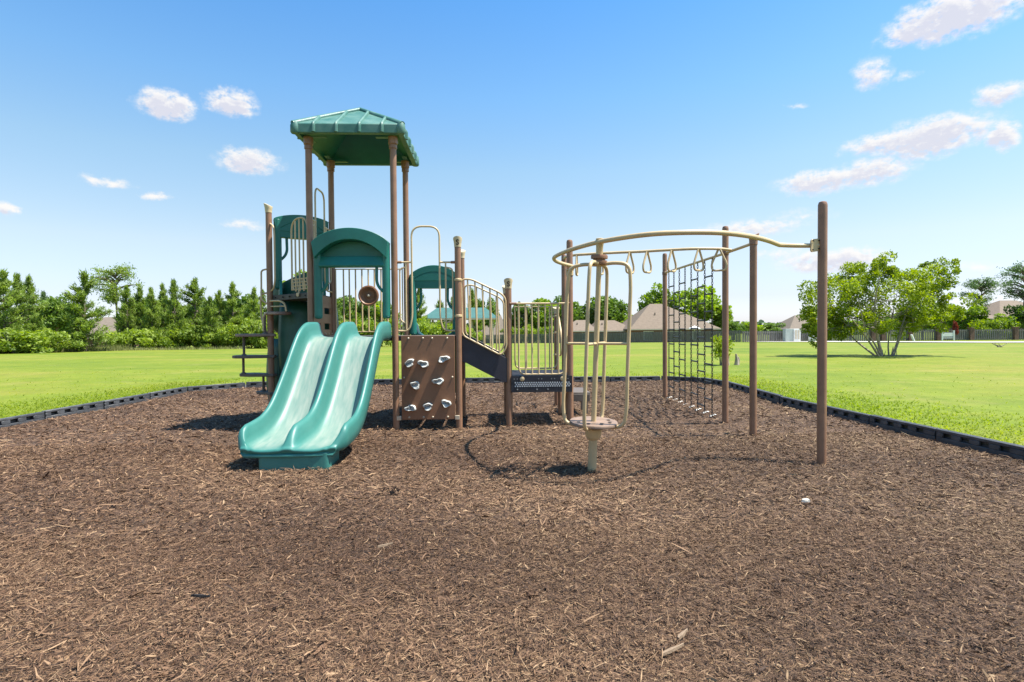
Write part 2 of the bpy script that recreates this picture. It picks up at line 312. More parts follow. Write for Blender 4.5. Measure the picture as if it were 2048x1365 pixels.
# ------------------------------------------------------------------ mesh helpers
ORG = {}
class MB:
    def __init__(s): s.v = []; s.f = []; s.w = []
    def add(s, vs, fs, w=None):
        o = len(s.v); s.v += [tuple(p) for p in vs]; s.f += [tuple(i+o for i in f) for f in fs]
        s.w += list(w) if w is not None else [0.0]*len(vs)
        return s
    def box(s, c, d, rz=0.0):
        x, y, z = (k/2 for k in d); ca, sa = math.cos(rz), math.sin(rz); P = []
        for a, b, e in ((-1,-1,-1),(1,-1,-1),(1,1,-1),(-1,1,-1),(-1,-1,1),(1,-1,1),(1,1,1),(-1,1,1)):
            px, py = a*x, b*y
            P.append((c[0]+px*ca-py*sa, c[1]+px*sa+py*ca, c[2]+e*z))
        return s.add(P, [(0,3,2,1),(4,5,6,7),(0,1,5,4),(1,2,6,5),(2,3,7,6),(3,0,4,7)])
    def obox(s, o, u, v, n, du, dv, dn):
        """box from corner o along axis vectors u, v, n"""
        o, u, v, n = Vector(o), Vector(u), Vector(v), Vector(n); P = []
        for a, b, e in ((0,0,0),(1,0,0),(1,1,0),(0,1,0),(0,0,1),(1,0,1),(1,1,1),(0,1,1)):
            P.append(o + u*du*a + v*dv*b + n*dn*e)
        return s.add(P, [(0,3,2,1),(4,5,6,7),(0,1,5,4),(1,2,6,5),(2,3,7,6),(3,0,4,7)])
    def tube(s, pts, r, n=10, closed=False, caps=True):
        P = [Vector(p) for p in pts]; m = len(P); rs = r if isinstance(r, (list, tuple)) else [r]*m
        T = []
        for i in range(m):
            if closed: t = P[(i+1) % m]-P[i-1]
            else: t = P[min(i+1, m-1)]-P[max(i-1, 0)]
            T.append(t.normalized() if t.length > 1e-9 else Vector((0,0,1)))
        a = Vector((0,0,1)) if abs(T[0].z) < .9 else Vector((1,0,0))
        x = T[0].cross(a).normalized(); V = []
        for i in range(m):
            x = (x - T[i]*x.dot(T[i])).normalized(); y = T[i].cross(x)
            for k in range(n):
                t = 2*PI*k/n; V.append(P[i] + (x*math.cos(t)+y*math.sin(t))*rs[i])
        F = []
        for i in range(m if closed else m-1):
            j = (i+1) % m
            for k in range(n):
                F.append((i*n+k, i*n+(k+1) % n, j*n+(k+1) % n, j*n+k))
        if caps and not closed:
            F.append(tuple(range(n-1, -1, -1))); F.append(tuple((m-1)*n+k for k in range(n)))
        return s.add(V, F)
    def lathe(s, prof, c, n=20, axis=(0,0,1)):
        ax = Vector(axis).normalized(); a = Vector((1,0,0)) if abs(ax.x) < .9 else Vector((0,1,0))
        x = (a-ax*a.dot(ax)).normalized(); y = ax.cross(x); c = Vector(c); V = []; F = []
        for (r, z) in prof:
            for k in range(n):
                t = 2*PI*k/n; V.append(c + ax*z + (x*math.cos(t)+y*math.sin(t))*max(r, 1e-4))
        for i in range(len(prof)-1):
            for k in range(n):
                F.append((i*n+k, i*n+(k+1) % n, (i+1)*n+(k+1) % n, (i+1)*n+k))
        F.append(tuple(range(n-1, -1, -1))); F.append(tuple((len(prof)-1)*n+k for k in range(n)))
        return s.add(V, F)
    def prism(s, poly, o, u, v, d):
        """poly (a,b) in plane o+a*u+b*v extruded by vector d"""
        o, u, v, d = Vector(o), Vector(u), Vector(v), Vector(d)
        A = [o+u*a+v*b for a, b in poly]; B = [p+d for p in A]; n = len(A)
        F = [tuple(range(n)), tuple(range(2*n-1, n-1, -1))]
        for i in range(n): F.append((i, i+n, (i+1) % n+n, (i+1) % n))
        return s.add(A+B, F)

def fillet(pts, r, n=6, closed=False):
    """round the corners of a polyline"""
    P = [Vector(p) for p in pts]; out = []; m = len(P)
    for i in range(m):
        if not closed and i in (0, m-1): out.append(P[i]); continue
        a, b, c = P[i-1], P[i], P[(i+1) % m]
        d1, d2 = (a-b), (c-b); rr = min(r, d1.length*.49, d2.length*.49)
        p, q = b+d1.normalized()*rr, b+d2.normalized()*rr
        for k in range(n+1):
            t = k/n; out.append(p*(1-t)**2 + b*2*t*(1-t) + q*t*t)
    return out

def catmull(pts, n=8):
    P = [Vector(p) for p in pts]; P = [P[0]*2-P[1]]+P+[P[-1]*2-P[-2]]; out = []
    for i in range(1, len(P)-2):
        for k in range(n):
            t = k/n; a, b, c, d = P[i-1:i+3]
            out.append(.5*((2*b)+(c-a)*t+(2*a-5*b+4*c-d)*t*t+(3*b-a-3*c+d)*t**3))
    out.append(P[-2]); return out

def link(o, parent):
    COL.objects.link(o)
    if parent is not None: o.parent = parent
    return o

SMALL = ('bolt','bolt_row','bolt_hole','drain_hole','anchor_chain','clamp','roof_bracket','bearing','hole_light_disc')
def obj(name, mb, m, parent=None, bevel=0.0, angle=38, wear=False, label=None):
    o0 = ORG.get(parent.name, Vector((0,0,0))) if parent else Vector((0,0,0))
    me = bpy.data.meshes.new(name)
    me.from_pydata([(p[0]-o0.x, p[1]-o0.y, p[2]-o0.z) for p in mb.v], [], mb.f)
    bm = bmesh.new(); bm.from_mesh(me); bmesh.ops.recalc_face_normals(bm, faces=bm.faces); bm.to_mesh(me); bm.free()
    me.polygons.foreach_set('use_smooth', [True]*len(me.polygons))
    me.set_sharp_from_angle(angle=R(angle))
    if wear:
        at = me.attributes.new('wear', 'FLOAT', 'POINT'); at.data.foreach_set('value', mb.w)
    me.materials.append(MATS[m]); me.update()
    o = link(bpy.data.objects.new(name, me), parent)
    ORG[o.name] = o0
    if bevel:
        md = o.modifiers.new('edge', 'BEVEL'); md.width = bevel; md.segments = 2; md.limit_method = 'ANGLE'; md.angle_limit = R(40)
    if name in SMALL: o['kind'] = 'stuff'
    if label: o['label'] = label
    return o

def thing(name, label, cat, loc, group=None):
    o = link(bpy.data.objects.new(name, None), None); o.location = loc; o.empty_display_size = .2
    ORG[o.name] = Vector(loc); tag(o, label, cat, group)
    return o

def tag(o, label=None, cat=None, group=None, kind=None):
    if label: o['label'] = label
    if cat: o['category'] = cat
    if group: o['group'] = group
    if kind: o['kind'] = kind
    return o

def bulk(name, V, F, m, parent=None, tone=None, smooth=False):
    """big mesh from arrays; F is (n,k) with constant k"""
    V = np.asarray(V, np.float32); F = np.asarray(F, np.int32)
    me = bpy.data.meshes.new(name); k = F.shape[1]
    me.vertices.add(len(V)); me.vertices.foreach_set('co', V.ravel())
    me.loops.add(F.size); me.loops.foreach_set('vertex_index', F.ravel())
    me.polygons.add(len(F)); me.polygons.foreach_set('loop_start', np.arange(0, F.size, k, dtype=np.int32))
    if smooth: me.polygons.foreach_set('use_smooth', np.ones(len(F), bool))
    me.update(calc_edges=True)
    if tone is not None:
        at = me.attributes.new('tone', 'FLOAT', 'POINT'); at.data.foreach_set('value', np.asarray(tone, np.float32))
    me.materials.append(MATS[m])
    o = link(bpy.data.objects.new(name, me), parent)
    return o

def terr(y):
    t = np.clip(np.asarray(y, float)-14, 0, 130)
    return -(0.006*t + 0.0001*t*t)

# ------------------------------------------------------------------ ground
BED = [(-7.50,-6),(-7.38,8.2),(-7.02,13.3),(-6.1,14.25),(-3.6,14.75),(4.6,14.85),(5.45,14.25),(5.62,13.2),(5.40,10.2),(5.62,5.6),(5.85,-6)]
CB = Vector((-.9, 5.0))
def ray_poly(th):
    d = Vector((math.cos(th), math.sin(th))); best = None
    for i in range(len(BED)):
        a, b = Vector(BED[i]), Vector(BED[(i+1) % len(BED)]); e = b-a
        den = d.x*e.y-d.y*e.x
        if abs(den) < 1e-9: continue
        w = a-CB; t = (w.x*e.y-w.y*e.x)/den; s = (w.x*d.y-w.y*d.x)/den
        if t > 0 and -1e-6 <= s <= 1+1e-6: best = t if best is None else min(best, t)
    return best
TH = sorted(set([2*PI*k/288 for k in range(288)] + [math.atan2(p[1]-CB.y, p[0]-CB.x) % (2*PI) for p in BED]))
RB = [ray_poly(t) for t in TH]
def bump(x, y):
    hol = -.035*np.exp(-((x+2.0)**2/.5+(y-5.35)**2/.18)) - .03*np.exp(-((x-1.05)**2+(y-5.6)**2)/.22) - .02*np.exp(-((x-2.9)**2/.5+(y-7.9)**2/.3))   # scuffed hollows where feet land
    return hol+.012*np.sin(x*2.1+.7*y)+.010*np.sin(1.7*y-1.3*x+1.)+.008*np.sin(3.9*x+.5)*np.sin(3.1*y)

def lawn_z(x, y):
    return terr(y) + .075 + .015*np.sin(x*.35+1)*np.sin(y*.4)

def build_ground():
    ds = [.03,.25,.6,1.2,2,3,4.5,6.5,9,12,16,21,27,34,42,52,64,78,95,115,140,180,240,330,480,750,1200,2000]
    V, F, n = [], [], len(TH)
    for d in ds:
        for t, r in zip(TH, RB):
            x, y = CB.x+math.cos(t)*(r+d), CB.y+math.sin(t)*(r+d); V.append((x, y, float(lawn_z(x, y))))
    for i in range(len(ds)-1):
        for k in range(n):
            F.append((i*n+k, i*n+(k+1) % n, (i+1)*n+(k+1) % n, (i+1)*n+k))
    F2 = [(a, d, c, b) for a, b, c, d in F]
    o = bulk('lawn', V, F2, 'lawn_grass', smooth=True); tag(o, 'wide bright green mown lawn around the playground', kind='structure')
    o['kind'] = 'structure'
    V, F = [], []; fr = [1-i/70 for i in range(70)]
    for f in fr:
        for t, r in zip(TH, RB):
            x, y = CB.x+math.cos(t)*(r+.02)*f, CB.y+math.sin(t)*(r+.02)*f; V.append((x, y, float(bump(x, y))-.004))
    for i in range(len(fr)-1):
        for k in range(n):
            F.append((i*n+k, i*n+(k+1) % n, (i+1)*n+(k+1) % n, (i+1)*n+k))
    c = len(V); V.append((CB.x, CB.y, float(bump(CB.x, CB.y))))
    F = [(a, b, cc, d) for a, b, cc, d in F]
    o = bulk('mulch_bed', V, F, 'mulch_bed', smooth=True); tag(o, 'brown shredded wood mulch bed under the play equipment', kind='structure')
build_ground()

def in_bed(x, y, margin=0.0):
    th = np.arctan2(y-CB.y, x-CB.x) % (2*PI); r = np.hypot(x-CB.x, y-CB.y)
    return r < np.interp(th, TH, RB)-margin

def chips(n, y0, y1, lmed, wmed, quads2=True):
    """loose shreds of bark scattered in front of the camera and over the bed"""
    y = np.sqrt(RNG.uniform(y0*y0, y1*y1, n)); x = RNG.uniform(-1, 1, n)*(1.0*y+1.2)+.06*y
    k = in_bed(x, y, .06); x, y = x[k], y[k]; n = len(x)
    Ls = np.clip(lmed*np.exp(RNG.normal(0, .55, n)), .008, .16); W = np.clip(wmed*np.exp(RNG.normal(0, .5, n)), .0015, .016)
    big = RNG.random(n) < .012; W[big] *= 2.0; Ls[big] *= 1.5
    a = RNG.uniform(0, 2*PI, n); pit = RNG.normal(0, .22, n); rl = RNG.normal(0, .7, n)
    u = np.stack([np.cos(a)*np.cos(pit), np.sin(a)*np.cos(pit), np.sin(pit)], 1)
    s0 = np.stack([-np.sin(a), np.cos(a), np.zeros(n)], 1); up0 = np.cross(u, s0)
    s = s0*np.cos(rl)[:, None]+up0*np.sin(rl)[:, None]
    z = bump(x, y) + RNG.uniform(.002, .016, n) + np.abs(np.sin(pit))*Ls*.4
    c = np.stack([x, y, z], 1); bow = RNG.normal(0, .045, n)[:, None]*Ls[:, None]; bw = up0*bow + s0*(RNG.normal(0, .05, n)*Ls)[:, None]
    tone = np.clip(RNG.normal(.49, .23, n) + .11*np.sin(x*1.3+y*.8)*np.sin(y*1.1-.6*x) + .08*np.sin(x*.55-1.2)*np.sin(y*2.3+x), 0, .9); lt = RNG.random(n) < .014; tone[lt] = RNG.uniform(.8, 1, lt.sum())
    hl, hw = (Ls/2)[:, None], (W/2)[:, None]
    A0, A1 = c-u*hl-s*hw*.5, c-u*hl+s*hw*.5; B0, B1 = c+bw-s*hw, c+bw+s*hw; C0, C1 = c+u*hl-s*hw*.4, c+u*hl+s*hw*.4
    if quads2:
        V = np.stack([A0, A1, B0, B1, C0, C1], 1).reshape(-1, 3); i = np.arange(n)[:, None]*6
        F = np.concatenate([i+np.array([[0, 2, 3, 1]]), i+np.array([[2, 4, 5, 3]])]); t = np.repeat(tone, 6)
    else:
        V = np.stack([A0, A1, C1, C0], 1).reshape(-1, 3); i = np.arange(n)[:, None]*4
        F = i+np.array([[0, 3, 2, 1]]); t = np.repeat(tone, 4)
    return V, F, t

def build_chips():
    Vs, Fs, Ts, o = [], [], [], 0
    for args in ((250000, 1.6, 4.0, .024, .0027), (190000, 4.0, 7.2, .034, .0044), (175000, 7.2, 15.0, .048, .0076)):
        V, F, t = chips(*args); Vs.append(V); Fs.append(F+o); Ts.append(t); o += len(V)
    ob = bulk('mulch_chips', np.concatenate(Vs), np.concatenate(Fs), 'mulch_chip', tone=np.concatenate(Ts))
    tag(ob, 'loose shredded brown wood mulch covering the play area', kind='stuff')
build_chips()

def build_blades():
    n = 210000
    y = np.concatenate([np.sqrt(RNG.uniform(5**2, 22**2, n)), RNG.uniform(5, 17, n//2)])
    x = np.concatenate([y[:n]*RNG.uniform(-1.1, 1.15, n), np.where(RNG.random(n//2) < .5, RNG.uniform(5.4, 9, n//2), RNG.uniform(-10, -7, n//2))])
    k = ~in_bed(x, y, -.13); x, y = x[k], y[k]; n = len(x)
    th = np.arctan2(y-CB.y, x-CB.x) % (2*PI); dist = np.hypot(x-CB.x, y-CB.y)-np.interp(th, TH, RB)
    keep = RNG.random(n) < np.clip(.55-dist/5, .012, 1)*np.clip(1.6-dist/9, 0, 1); x, y = x[keep], y[keep]; n = len(x)
    h = RNG.uniform(.018, .045, n); w = RNG.uniform(.005, .011, n)*(1+.05*y); a = RNG.uniform(0, 2*PI, n)
    lx, ly = RNG.normal(0, .03, n), RNG.normal(0, .03, n); z = lawn_z(x, y)-.004
    P0 = np.stack([x-np.cos(a)*w, y-np.sin(a)*w, z], 1); P1 = np.stack([x+np.cos(a)*w, y+np.sin(a)*w, z], 1); P2 = np.stack([x+lx, y+ly, z+h], 1)
    V = np.stack([P0, P1, P2], 1).reshape(-1, 3); F = np.arange(n)[:, None]*3+np.array([[0, 1, 2]])
    tone = np.clip(RNG.normal(.5, .2, n)+.2*np.sin(x*.8)*np.sin(y*.7+1), 0, 1)
    o = bulk('grass_blades', V, F, 'grass_blade', tone=np.repeat(tone, 3)); tag(o, 'short mown grass blades beyond the black border', kind='stuff')
build_blades()

def strip(name, pts, width, m, z=.012):
    P = [Vector((p[0], p[1])) for p in pts]; V, F = [], []
    Q = catmull([(p.x, p.y, 0) for p in P], 8)
    for i, p in enumerate(Q):
        t = (Q[min(i+1, len(Q)-1)]-Q[max(i-1, 0)]).normalized(); n = Vector((-t.y, t.x, 0))
        for s in (-1, -.33, .33, 1):
            q = p+n*s*width/2; V.append((q.x, q.y, float(lawn_z(q.x, q.y))+z+.06))
    for i in range(len(Q)-1):
        for k in range(3): F.append((i*4+k, (i+1)*4+k, (i+1)*4+k+1, i*4+k+1))
    o = bulk(name, V, F, m, smooth=True); o['kind'] = 'structure'
    return o
strip('concrete_road', [(40,82),(44.5,73),(47,64),(50,57.5),(56,53),(70,50),(110,46)], 7.5, 'concrete')

# ------------------------------------------------------------------ black border of slotted timbers
def timber_mesh():
    b = MB(); L, H = 1.26, .20
    b.box((L/2, .065, H/2-.06), (L, .03, H)); b.box((L/2, .04, .127), (L, .02, .026)); b.box((L/2, .04, -.01), (L, .02, .09))   # back wall, closed above and below the slots
    slots = [(.17+.275*k, .13) for k in range(4)]
    z0, z1 = .045, .103; x = .0
    b.box((L/2, .015, (-.06+z0)/2), (L, .03, z0+.06)); b.box((L/2, .015, (z1+.14)/2), (L, .03, .14-z1))
    for s, w in slots:
        b.box(((x+s-w/2)/2, .015, (z0+z1)/2), (s-w/2-x, .03, z1-z0)); x = s+w/2
    b.box(((x+L)/2, .015, (z0+z1)/2), (L-x, .03, z1-z0))
    b.box((L+.005, .045, .03), (.03, .05, .19))                   # overlap tongue at the joint
    return b
def build_border():
    t = thing('border_edging', 'low black plastic border of slotted timbers round the mulch bed', 'edging', (-7.0, 12, 0))
    me = None; pts = [Vector(p) for p in BED]; pts = pts[1:-1]
    pts = [Vector((-7.47,-2.4))]+pts+[Vector((5.78,-2.4))]
    seglen = [(pts[i+1]-pts[i]).length for i in range(len(pts)-1)]
    for i in range(len(pts)-1):
        a, b = pts[i], pts[i+1]; d = (b-a); n = max(1, round(d.length/1.29)); st = d.length/n
        ang = math.atan2(d.y, d.x)
        for k in range(n):
            if me is None:
                o = obj('border_timber', timber_mesh(), 'black_plastic', t, bevel=.006); me = o.data
                for v in me.vertices: v.co += Vector(ORG[t.name])
            else:
                o = link(bpy.data.objects.new('border_timber', me), t); md = o.modifiers.new('edge', 'BEVEL'); md.width = .006; md.limit_method = 'ANGLE'
            # walk clockwise so that the slotted face (-y side of the mesh) looks into the bed
            q = a+d*(k/n)
            jx = random.uniform(-.012, .012)
            o.location = Vector((q.x, q.y, random.uniform(-.012, .012)))-ORG[t.name]
            o.rotation_euler = (random.uniform(-.03, .03), 0, ang+random.uniform(-.006, .006)); o.scale = (st/1.29, 1, 1)
build_border()

# ------------------------------------------------------------------ play tower
A, B, F_, I_, J_ = (-2.54,8.10), (-1.345,8.06), (-.445,8.08), (.28,8.17), (1.18,8.17)
C_, D_, G_, I2, K_ = (-2.54,9.22), (-1.345,9.22), (-.445,9.22), (.28,9.30), (1.25,9.30)
E_ = (-3.395,8.84)
ZD, ZU, ZL = 1.34, 1.975, .745
PR = .046
tower = thing('play_tower', 'green roofed play tower with twin slide, stairs, brown climbing wall and step climber', 'play structure', (-1.5,8.6,0))

def post(p, top, parent=tower, r=PR, cap=None, out=(0,-1), letter=False, capmat='tan_cap'):
    b = MB(); x, y = p
    if cap is None:
        b.lathe([(r,-.25),(r,top-.045),(r*.97,top-.03),(r*.8,top-.008),(r*.4,top)], (x,y,0), 20)
        return obj('post', b, 'brown_paint', parent)
    if cap == 'roof':
        b.lathe([(r,-.25),(r,top)], (x,y,0), 20)
        o = obj('post', b, 'brown_paint', parent)
        c = MB(); c.lathe([(r+.002,top-.17),(r+.012,top-.165),(r+.012,top-.12),(r+.006,top-.115),(r+.02,top-.10),(r+.02,top)], (x,y,0), 18)
        obj('collar', c, 'brown_paint', o)
        return o
    h = .15
    b.lathe([(r,-.25),(r,top-h+.01)], (x,y,0), 20); o = obj('post', b, 'brown_paint', parent)
    c = MB(); n = 22; V = []; od = Vector((out[0], out[1], 0)).normalized()
    for (rr, zf) in ((r+.004,0),(r+.005,.25),(r+.010,.6),(r+.019,.93),(r+.018,1.0),(r+.010,1.0)):
        for k in range(n):
            t = 2*PI*k/n; d = Vector((math.cos(t), math.sin(t), 0)); s = d.dot(od)
            zz = top-h + zf*(h-.028+.028*s) + (.0 if zf < 1 else 0)
            V.append((x+d.x*rr+od.x*.006*zf, y+d.y*rr+od.y*.006*zf, zz))
    Fc = [(i*n+k, i*n+(k+1) % n, (i+1)*n+(k+1) % n, (i+1)*n+k) for i in range(5) for k in range(n)]
    Fc += [tuple(range(n-1,-1,-1)), tuple(5*n+k for k in range(n))]
    c.add(V, Fc); obj('post_cap', c, capmat, o)
    if letter:
        cu = bpy.data.curves.new('letter', 'FONT'); cu.body = 'S'; cu.size = .105; cu.align_x = 'CENTER'; cu.extrude = .004; cu.offset = .0022
        tmp = bpy.data.objects.new('letter', cu); COL.objects.link(tmp); dg = bpy.context.evaluated_depsgraph_get(); dg.update()
        me = bpy.data.meshes.new_from_object(tmp.evaluated_get(dg)); bpy.data.objects.remove(tmp)
        c = MB(); rr = r+.0105
        for v in me.vertices:
            t = v.co.x/rr; q = rr+v.co.z*.6+.002; zz = top-h+.028+v.co.y
            tl = .006*(v.co.y+.02)/h
            c.v.append((x+math.sin(t)*q, y-math.cos(t)*q-tl, zz)); c.w.append(0)
        c.f = [tuple(p.vertices) for p in me.polygons]
        obj('cap_letter', c, 'letter', o)
    return o

for p in (A, B, C_, D_): post(p, 4.16, cap='roof')
post(E_, 3.40, cap='flare', out=(-1,.2))
post(F_, 2.755, cap='flare', out=(0,-1), letter=True)
post(G_, 2.74, cap='flare', out=(0,1))
post(I_, 2.165, cap='flare', out=(0,-1), letter=True)
post(I2, 2.165, cap='flare', out=(0,1))
post(J_, 2.725); post(K_, 2.66)
post((1.27,10.6), 1.86, cap='flare', out=(0,1))
b = MB()
for z in (1.35, .93, 1.66): b.lathe([(.05,z-.02),(.056,z-.012),(.056,z+.012),(.05,z+.02)], (1.27,10.6,0), 16)
b.tube(fillet([(1.27,10.55,1.66),(1.27,10.25,1.66),(1.27,9.9,1.35),(1.27,9.9,.95),(1.27,10.55,.93)], .12), .017)
obj('grab_rail', b, 'tan_paint', tower)

def V3(p, z): return Vector((p[0], p[1], z))
def frame(P, Q):
    d = Vector((Q[0]-P[0], Q[1]-P[1], 0)); w = d.length; u = d/w
    return Vector((P[0], P[1], 0)), u, w
Z = Vector((0,0,1))

# decks
def slab(name, poly, z, th, m, inset=0.0):
    b = MB(); b.prism([(p[0], p[1]) for p in poly], (0,0,z-th), (1,0,0), (0,1,0), (0,0,th)); return obj(name, b, m, tower, bevel=.006)
slab('deck', [(A[0]-.02,A[1]-.01),(B[0]-.002,B[1]+.03),(D_[0]-.002,D_[1]+.02),(C_[0]-.02,C_[1]+.02)], ZD, .07, 'dark_deck')
slab('deck', [(B[0]+.002,B[1]+.03),(F_[0],F_[1]+.03),(G_[0],G_[1]+.02),(D_[0]+.002,D_[1]+.02)], ZD-.002, .07, 'dark_deck')
ud = slab('deck', [(A[0]-.03,A[1]+.02),(C_[0]-.03,C_[1]),(E_[0]+.02,E_[1]+.01)], ZU, .085, 'dark_deck')
o_, u, w = frame(A, E_); nrm = Vector((u.y, -u.x, 0));  nrm = nrm if nrm.y < 0 else -nrm
b = MB()
for t in (.12, .33, .5, .67, .86): b.lathe([(.013,0),(.013,.012)], o_+u*w*t+Z*(ZU-.042)+nrm*(-.004), 10, nrm)
obj('bolt_row', b, 'slot_dark', ud)

# low deck: plate with a riser, its lit holes painted as pale discs
ld = MB()
x0, x1, yf, yb = I_[0]+.03, J_[0]+.02, 8.12, 9.3
nb = 22
for k in range(nb+1):
    yy = yf+.03+(yb-yf-.06)*k/nb; ld.box(((x0+x1)/2, yy, ZL-.012), (x1-x0, .034, .024))
for k in range(19):
    xx = x0+.02+(x1-x0-.04)*k/18; ld.box((xx, (yf+yb)/2, ZL-.0135), (.03, yb-yf-.002, .018))
low = obj('deck', ld, 'black_deck', tower)
b = MB(); zt, zb_ = ZL-.004, .505
b.box(((x0+x1)/2, yf, (zt+.655)/2), (x1-x0, .022, zt-.655)); b.box(((x0+x1)/2, yf, (.585+zb_)/2), (x1-x0, .022, .585-zb_))
b.box(((x0+x1)/2, yf+.001, .62), (x1-x0, .018, .0702))
b.box((x0+.02, (yf+yb)/2, .62), (.03, yb-yf-.05, .2)); b.box((x1-.01, (yf+yb)/2, .62), (.03, yb-yf-.05, .2)); b.box(((x0+x1)/2, yb, .62), (x1-x0, .022, .2))
fas = obj('deck_fascia', b, 'black_deck', tower)
b = MB()
for k in (.1,.42,.6,.88):
    b.lathe([(.011,0),(.011,.006),(.006,.009)], (x0+(x1-x0)*k, yf-.011, .545), 10, (0,-1,0))
for k in (.05,.1,.45,.5,.66,.71,.93): b.lathe([(.009,0),(.009,.004)], (x0+(x1-x0)*k, yf-.011, .70), 8, (0,-1,0))
obj('bolt_row', b, 'galv', fas)
b = MB()
for r_ in range(3):
    for k in range(24): b.lathe([(.0105,0),(.0105,.003)], (x0+.06+(k+.5*(r_ % 2))*.034, yf-.0115, .594+.026*r_), 8, (0,-1,0))
obj('hole_light_disc', b, 'hole_light', fas)  # pale discs stand for holes; the light in them is put into the colour
b = MB()
for x, y in ((.34,9.22),(1.16,9.22),(1.18,8.3)): b = MB(); b.lathe([(.035,-.1),(.035,.6)], (x,y,0), 12); obj('deck_leg', b, 'brown_paint', tower)
# transfer step behind the low deck
b = MB(); b.box((1.46,9.45,.36), (.36,.75,.05)); b.box((1.46,9.06,.30), (.34,.02,.12)); b.box((1.6,9.2,.16), (.035,.035,.34)); b.box((1.6,9.7,.16), (.035,.035,.34))
obj('transfer_step', b, 'tread_dark', tower, bevel=.006)

# stairs from the low deck
for y in (8.13, 9.17):
    b = MB(); b.prism([(-.405,1.33),(-.34,1.335),(.25,1.0),(.25,.645),(.19,.66),(-.34,.94),(-.405,.955)], (0,y,0), (1,0,0), (0,0,1), (0,.03,0))
    obj('stair_stringer', b, 'stringer', tower, bevel=.004)
for k, (x, z) in enumerate(((-.30,1.14),(-.04,.945))):
    b = MB(); b.box((x,8.665,z), (.25,1.0,.035)); b.box((x-.12,8.665,z+.06), (.012,.99,.14)); obj('stair_tread', b, 'black_deck', tower, bevel=.004)

def rail(path_uz, bars, P, u, parent, r=.0135, closed=True, rb=.0115, name='barrier', feet=None):
    """tube frame given as (along, z) points in the vertical plane through P along u, with upright bars (a0, z0, a1, z1)"""
    Pv = Vector((P[0], P[1], 0)); u = Vector(u)
    b = MB(); b.tube([Pv+u*a+Z*z for a, z in path_uz], r, 10, closed=closed)
    if feet:
        n = Vector((u.y, -u.x, 0))
        for a, z in feet: b.lathe([(.036,-.012),(.036,.008),(.02,.016)], Pv+u*a+Z*z+n*.012, 14, n)
    o = obj(name, b, 'tan_paint', parent)
    for a0, z0, a1, z1 in bars:
        c = MB(); c.tube([Pv+u*a0+Z*z0, Pv+u*a1+Z*z1], rb, 8, caps=False); obj('bar', c, 'tan_paint', o)
    return o

def f2(pts, r, n=6, closed=True):
    return [(q.x, q.z) for q in fillet([(a, 0, z) for a, z in pts], r, n, closed)]
# sloping stair rails, front and rear
for y, ly in ((8.10, .03), (9.20, .0)):
    sh = [(-.40,2.15),(-.26,2.15),(.17,1.945),(.235,1.87),(.245,1.16),(.17,1.045),(-.36,1.325),(-.392,1.38)]
    top = lambda a: 2.15 if a < -.26 else 2.15-(a+.26)*.48
    bot = lambda a: 1.325-(a+.36)*.53
    bars = [(a, top(a), a+ly, bot(a+ly)) for a in (-.31,-.205,-.10,.01,.115)]
    rail(f2(sh, .09), bars, (0, y), (1,0,0), tower)
b = MB()
for z in (2.14, 1.62): b.lathe([(PR+.002,z-.018),(PR+.008,z-.012),(PR+.008,z+.012),(PR+.002,z+.018)], (*F_,0), 16)
obj('clamp', b, 'tan_paint', tower)
# upright barrier on the low deck
xa, xb = .40, 1.105
xs = [.425+.0965*k for k in range(8)]
o1 = rail([(.425,1.795)]+f2([(.425,1.4),(.425,.765),(1.10,.765),(1.10,1.4)], .11, 6, False)[1:-1]+[(1.10,1.795)], [(x,1.795,x,.765) for x in xs[1:-1]], (0,8.13), (1,0,0), tower, closed=False, feet=[(.47,.70),(1.06,.70)])
b = MB(); b.tube([(.30,8.13,1.795),(1.16,8.13,1.795)], .0145); obj('top_rail', b, 'tan_paint', o1)
b = MB(); b.tube([(.30,8.13,1.795),(.395,8.13,1.795)], .019); b.tube([(1.10,8.13,1.795),(1.165,8.13,1.795)], .019); obj('clamp', b, 'brown_paint', o1)
rail([(.425,1.795)]+f2([(.425,1.4),(.425,.765),(1.13,.765),(1.13,1.4)], .11, 6, False)[1:-1]+[(1.13,1.795)], [(x,1.795,x,.765) for x in xs[2:-1:2]], (0,9.33), (1,0,0), tower, closed=True)

# rear barrier between the two rear roof posts
xs = [(px-977)*9.18/1120 for px in (689.4,700.8,713,725.5,738,750,763,775.5,788,800)]
rb = rail([(-2.48,2.415),(-1.41,2.415),(-1.41,1.40),(-2.48,1.40)], [(x,2.415,x,1.40) for x in xs], (0,9.2), (1,0,0), tower, rb=.0125)
b = MB(); b.lathe([(.155,-.02),(.165,0),(.16,.03),(.14,.035),(.11,.0),(.07,-.03),(.05,-.035),(.045,-.01),(.03,.0),(.0,.002)], (-1.935,9.1,1.98), 32, (0,-1,0))
dish = obj('play_wheel', b, 'brown_panel', tower); b = MB(); b.lathe([(.022,0),(.022,.02),(.01,.03)], (-1.935,9.1,1.98), 14, (0,-1,0)); obj('hub', b, 'bolt', dish)

